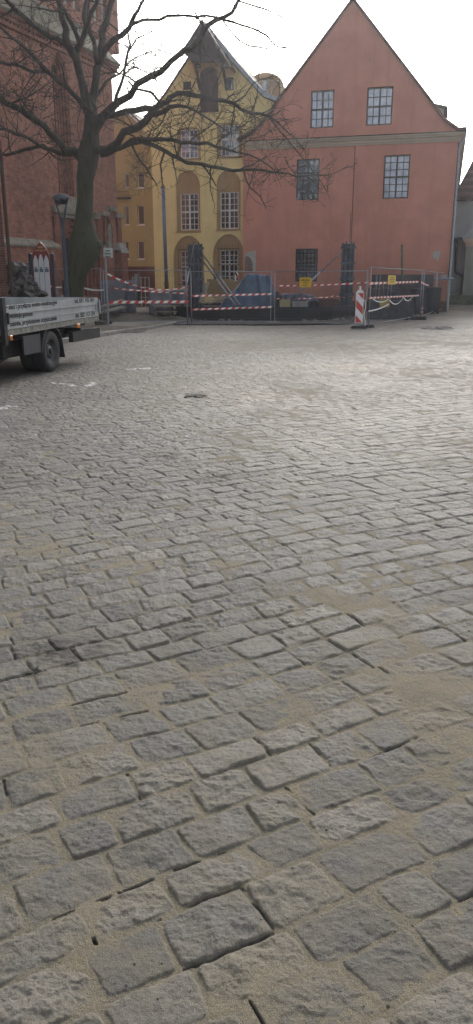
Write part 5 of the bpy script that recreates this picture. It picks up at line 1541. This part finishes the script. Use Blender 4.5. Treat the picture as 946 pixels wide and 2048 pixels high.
# wrapped paver pallets
def pallet(x0, x1, y0, y1, Y, label, dep=1.1, rz=.1, zb=.1):
    a = at(x0, y1, Y); b = at(x1, y0, Y); w = (b.x-a.x)/2; ht = b.z-zb
    e = empty('wrapped_pallet', ((a.x+b.x)/2, Y+dep/2, zb), rz, label, 'pallet', 'plastic wrapped pallets of paving')
    n = 12; g = MB(); 
    # slightly lumpy wrapped block
    import bmesh
    bm = bmesh.new(); bmesh.ops.create_cube(bm, size=1); bmesh.ops.subdivide_edges(bm, edges=bm.edges, cuts=9, use_grid_fill=True)
    for v in bm.verts:
        v.co = Vector((v.co.x*2*w, v.co.y*dep, (v.co.z+.5)*(ht-.15)+.15)); q = v.co*3+Vector((x0,0,0)); v.co += Vector((mn.noise(q), mn.noise(q+Vector((9,0,0))), mn.noise(q+Vector((0,9,0)))))*.035
    me = bpy.data.meshes.new('wrapped_load'); bm.to_mesh(me); bm.free(); me.materials.append(M['wrap']); me.polygons.foreach_set('use_smooth', [True]*len(me.polygons))
    o = bpy.data.objects.new('wrapped_load', me); COL.objects.link(o); o.parent = e
    g = MB()
    for k in range(5): y = -dep/2+dep*k/4; g.box(-w,w,y-.045,y+.045,.10,.13)
    for k in (-1,0,1): g.box(k*(w-.06)-.05,k*(w-.06)+.05,-dep/2,dep/2,0,.098)
    g.obj('pallet_base', M['wood'], e)
pallet(200,247,562,602,35.5,'tall grey wrapped pallet right behind the small sign post', 1.2, .05)
pallet(252,268,561,604,36.2,'narrow grey wrapped pallet beside the tall one behind the sign post', .8)
pallet(297,341,582,637,34.0,'grey wrapped pallet standing left of the black foundation wall', .9, .05)
pallet(344,374,580,612,36.2,'low wrapped pallet just behind the left end of the foundation wall', .9, -.1, .55)
planks('plank_stack', 'long weathered planks stacked on the pavement behind the truck tailgate', (196,618), (254,603), 32.5, 34.5, 5, .06, M['wood'], spread=.2)
planks('plank_stack', 'short dark planks lying lower on the soil near the sign post', (200,627), (250,616), 31.8, 33.6, 4, .05, M['bedframe'], spread=.16)
def bare_pallet():
    a = at(318, 640, 33.2); e = empty('empty_pallet', (a.x+.25, 33.4, .08), .1, 'stack of empty wooden pallets before the black foundation end', 'pallet')
    for k in range(3):
        z = k*.22
        for j in range(3):
            g = MB(); g.box(-.45+.4*j,-.35+.4*j,-.4,.4,z,z+.1); g.obj('bearer', M['wood'], e)
        for j in range(5): g = MB(); y = -.36+.18*j; g.box(-.5,.5,y-.05,y+.05,z+.102,z+.125); g.obj('deck_board', M['wood'], e)
    
bare_pallet()
boxthing('step_block', 'dark flat block on the kerb behind the truck tailgate', 'block', 190,211,643,650,29.2,.5,M['soil'], z0=.08)

# ------------------------------------------------------------------ right hand part of the site
def bin_(x0, x1, y0, Y, label):
    a = at(x0, 620, Y); b = at(x1, y0, Y); w = (b.x-a.x)/2
    e = empty('waste_bin', ((a.x+b.x)/2, Y+.5, 0), .1, label, 'bin', 'dark bins at the red house corner')
    ht = b.z
    g = MB(); g.add([(-w*.85,-.4,.08),(w*.85,-.4,.08),(w*.85,.4,.08),(-w*.85,.4,.08),(-w,-.5,ht-.08),(w,-.5,ht-.08),(w,.5,ht-.08),(-w,.5,ht-.08)], [(0,3,2,1),(4,5,6,7),(0,1,5,4),(1,2,6,5),(2,3,7,6),(3,0,4,7)]); g.obj('body', M['bin'], e)
    g = MB(); g.bevbox(-w-.03,w+.03,-.53,.53,ht-.078,ht,.025); g.obj('lid', M['bin'], e)
    g = MB()
    for x in (-w*.7,w*.7): g.tube([(x-.03,-.3,.08),(x+.03,-.3,.08)], .08, 10)
    g.obj('wheel', M['rubber'], e)
bin_(828,848,577,40.5,'left one of the two dark bins behind the right fence')
bin_(862,882,574,41.5,'right one of the two dark bins, next to the red house corner')
boxthing('block_row', 'low row of dark concrete blocks at the foot of the right fence', 'blocks', 740,829,602,638,35.2,.7,M['form_dk'], z0=0)
boxthing('block_row', 'higher dark blockwork behind the low block row on the right', 'blocks', 742,800,576,606,38.5,.9,M['hoard'], z0=0)
boxthing('small_stack', 'squat dark block stack rising between the hanging tapes', 'blocks', 783,797,582,606,36.6,.6,M['form_dk'], z0=0)
boxthing('long_container', 'long dark open container behind the right fence below the house wall', 'container', 748,868,549,577,42.6,.8,M['hoard'], z0=.0)
def stake(px, y0, y1, Y, r, mat, label, name='stake', cat='stake', grp=None, lean=0):
    a = at(px, y1, Y); b = at(px+lean, y0, Y); g = MB(); g.tube([(0,0,0), (b.x-a.x, 0, b.z-a.z)], r, 7); o = g.obj(name, M[mat], None, True); o.location = a; tag(o, label, cat, grp)
stake(804, 489, 575, 41.5, .06, 'green_post', 'thin greenish timber post standing before the red wall', 'timber_post', 'post')
for k, (x, y0, y1, ln) in enumerate(((757,548,600,4),(751,550,596,3),(774,562,604,4),(780,560,604,4),(768,562,590,-2))):
    stake(x, y0, y1, 36.5, .014, 'galv', ['thin leaning steel rod, second from left behind the right fence','leftmost thin steel rod behind the right fence','steel rod left of a close pair under the yellow notice','steel rod right of a close pair under the yellow notice','short steel rod in the middle behind the right fence'][k], 'steel_rod', 'rod', 'thin steel rods', ln)
stake(893, 560, 612, 43.8, .02, 'conc', 'pale thin rod leaning on the red wall near its corner', 'thin_rod', 'rod', None, 3)
g = MB(); a = at(866,558,43.5); b = at(906,557,44.2); g.tube([(0,0,0), (b.x-a.x,b.y-a.y,b.z-a.z)], .05, 8); o = g.obj('barrier_rail', M['pipe']); o.location = a; tag(o, 'blue grey rail running to the drainpipe at the house corner', 'rail')
# post frame left of right house corner, grey post at far left of site
stake(277, 545, 600, 36.8, .05, 'form', 'dark post behind the wrapped pallets', 'site_post', 'post')
stake(272, 548, 610, 37.4, .09, 'conc', 'thick pale post behind the wrapped pallets', 'site_post', 'post')

# ------------------------------------------------------------------ rubble heap behind the truck
def rubble():
    rnd = random.Random(3); g = MB(); import bmesh
    bm = bmesh.new()
    c0 = at(30, 590, 29.9)
    for k in range(950):
        u = rnd.uniform(-1,1); v = rnd.uniform(-1,1)
        if u*u+v*v > 1: continue
        x = at(28,600,30.6).x + u*2.1; y = 31.2 + v*1.5
        e_ = 1-(u*u+v*v); zz = 2.25*min(1, e_*1.15)**.6*rnd.uniform(.72,1.0)*(1.0 if u < .2 else 1-.5*(u-.2))
        s = rnd.uniform(.06,.17)
        m = Matrix.Translation((x,y,zz)) @ Matrix.Rotation(rnd.uniform(0,6.3),4,Vector((rnd.random()-.5,rnd.random()-.5,rnd.random()-.5)).normalized()) @ Matrix.Diagonal((s*1.3,s*.9,s*.6,1))
        r = bmesh.ops.create_cube(bm, size=1.6, matrix=m)
        for vv in r['verts']: vv.co += Vector((rnd.uniform(-1,1),rnd.uniform(-1,1),rnd.uniform(-1,1)))*s*.3
    me = bpy.data.meshes.new('rubble_heap'); bm.to_mesh(me); bm.free(); me.materials.append(M['rubble'])
    o = bpy.data.objects.new('rubble_heap', me); COL.objects.link(o); tag(o, 'heap of broken stones and concrete behind the truck', 'rubble', kind='stuff')
    m_ = mound('rubble_heap', at(28,600,30.6).x, 31.2, 2.1, 1.5, 1.5, M['rubble'], .0, 2.2)
    m_.parent = o; m_.name = 'rubble_core'
rubble()

# ------------------------------------------------------------------ small litter on the cobbles
def litter():
    rnd = random.Random(21)
    X = []; Y = []; S = []
    for k in range(230):
        y = 1.3+rnd.random()**1.6*5.5; x = rnd.uniform(-.45,.45)*y*.9
        X.append(x); Y.append(y); S.append(rnd.uniform(.0012,.0032) if rnd.random() < .96 else rnd.uniform(.004,.006))
    z = cobble_fields(np.array(X), np.array(Y))[0]
    g = MB()
    for x, y, zz, s in zip(X, Y, z, S):
        g.lathe([(0,-s*.6),(s*rnd.uniform(.8,1.2),-s*.1),(s*rnd.uniform(.5,.9),s*.5),(0,s*.7)], c=(x,y,float(zz)+s*.4), n=6)
    o = g.obj('pebbles', M['rubble'], None, True); tag(o, 'tiny pebbles and grit scattered over the near cobbles', 'pebbles', kind='stuff')
    # two short dead twigs
    for (px, py, L, a, lab) in ((64,1356,.05,.3,'short dark twig lying on the cobbles near the left edge'),(76,1347,.035,1.4,'tiny crossing twig beside the short dark twig')):
        p = gnd(px, py); z = float(cobble_fields(np.array([p.x]), np.array([p.y]))[0][0])
        g = MB(); g.tube([(-L/2*math.cos(a),-L/2*math.sin(a),0),(0,0,.004),(L/2*math.cos(a),L/2*math.sin(a),.001)], .0028, 6); o = g.obj('twig', M['bark'], None, True); o.location = (p.x,p.y,z+.006); tag(o, lab, 'twig')
    # dark scrap beside the missing stone
    p = gnd(386, 792); g = MB(); n = 8; vs = []
    for j in range(n+1):
        for i in range(n+1):
            u = i/n-.5; v = j/n-.5; vs.append((u*.26, v*.12, .025*mn.noise(Vector((u*7,v*7,3)))+.03*(1-abs(u)*2)))
    g.add(vs, [(j*(n+1)+i, j*(n+1)+i+1, (j+1)*(n+1)+i+1, (j+1)*(n+1)+i) for j in range(n) for i in range(n)])
    o = g.obj('dark_rag', M['rubber'], None, True); o.location = (p.x, p.y, float(cobble_fields(np.array([p.x]), np.array([p.y]))[0][0])+.02); tag(o, 'small dark rag lying in the hole of a missing cobble', 'rag')
litter()

def split_islands(names):
    for o in list(bpy.data.objects):
        if o.type != 'MESH' or o.name.split('.')[0] not in names or o.parent is None or o.data.users > 1: continue
        me = o.data; n = len(me.vertices); par = list(range(n))
        def fd(a):
            while par[a] != a: par[a] = par[par[a]]; a = par[a]
            return a
        for p in me.polygons:
            v = p.vertices; r = fd(v[0])
            for q in v[1:]: par[fd(q)] = r
        groups = {}
        for p in me.polygons: groups.setdefault(fd(p.vertices[0]), []).append(p)
        if len(groups) < 2: continue
        first = True; base = o.name.split('.')[0]; mats = [m_ for m_ in me.materials]
        for ps in groups.values():
            idx = {}; vs = []; fs = []
            for p in ps:
                f = []
                for v in p.vertices:
                    if v not in idx: idx[v] = len(vs); vs.append(me.vertices[v].co[:])
                    f.append(idx[v])
                fs.append(f)
            m2 = bpy.data.meshes.new(base); m2.from_pydata(vs, [], fs)
            for m_ in mats: m2.materials.append(m_)
            m2.polygons.foreach_set('use_smooth', [p.use_smooth for p in ps]); m2.update()
            if first: keep = m2; first = False
            else:
                q = o.copy(); q.data = m2; COL.objects.link(q)
        o.data = keep
split_islands({'pilaster','hood_brace','stanchion','sill','post','mullion','wheel','latch','upright','waler','arm','socket','rail','bearer','room_backing','coping','window_surround_x','band'})

# ------------------------------------------------------------------ light
SUN_EL, SUN_AZ = R(28), R(10)    # azimuth from +Y towards +X
w = bpy.data.worlds.new('World'); SC.world = w; w.use_nodes = True; nt = w.node_tree
bg = nt.nodes['Background']; sky = nt.nodes.new('ShaderNodeTexSky'); sky.sky_type = 'NISHITA'; sky.sun_disc = False
sky.sun_elevation = SUN_EL; sky.sun_rotation = SUN_AZ
sky.air_density = 1.0; sky.dust_density = 5.0; sky.ozone_density = 1.0
hs = nt.nodes.new('ShaderNodeHueSaturation'); hs.inputs['Saturation'].default_value = .3
nt.links.new(sky.outputs[0], hs.inputs['Color']); nt.links.new(hs.outputs[0], bg.inputs[0]); bg.inputs[1].default_value = .15
sd = bpy.data.lights.new('sun', 'SUN'); sd.energy = .6; sd.angle = R(12); sd.color = (1,.93,.82)
so = bpy.data.objects.new('sun', sd); COL.objects.link(so)
dirv = Vector((math.sin(SUN_AZ)*math.cos(SUN_EL), math.cos(SUN_AZ)*math.cos(SUN_EL), math.sin(SUN_EL)))
so.rotation_euler = dirv.to_track_quat('Z', 'Y').to_euler(); so.location = dirv*60
hz = MB(); hz.box(-1000, 1000, -1000, 1600, -1.1, 30); hz = hz.obj('glare_haze', [])  # thin volume added to stand in for lens glare over the buildings
hz['kind'] = 'stuff'; hm = bpy.data.materials.new('glare_haze'); hm.use_nodes = True; hm.node_tree.nodes.clear()
ho = hm.node_tree.nodes.new('ShaderNodeOutputMaterial'); hv = hm.node_tree.nodes.new('ShaderNodeVolumePrincipled')
hv.inputs['Color'].default_value = (.9,.92,1,1); hv.inputs['Density'].default_value = .0007; hv.inputs['Anisotropy'].default_value = .68
hm.node_tree.links.new(hv.outputs[0], ho.inputs['Volume']); hz.data.materials.append(hm)
SC.render.engine = 'CYCLES'
SC.cycles.use_denoising = True
SC.cycles.max_bounces = 6
SC.view_settings.view_transform = 'Standard'; SC.view_settings.look = 'None'; SC.view_settings.exposure = 0.8; SC.view_settings.gamma = 1
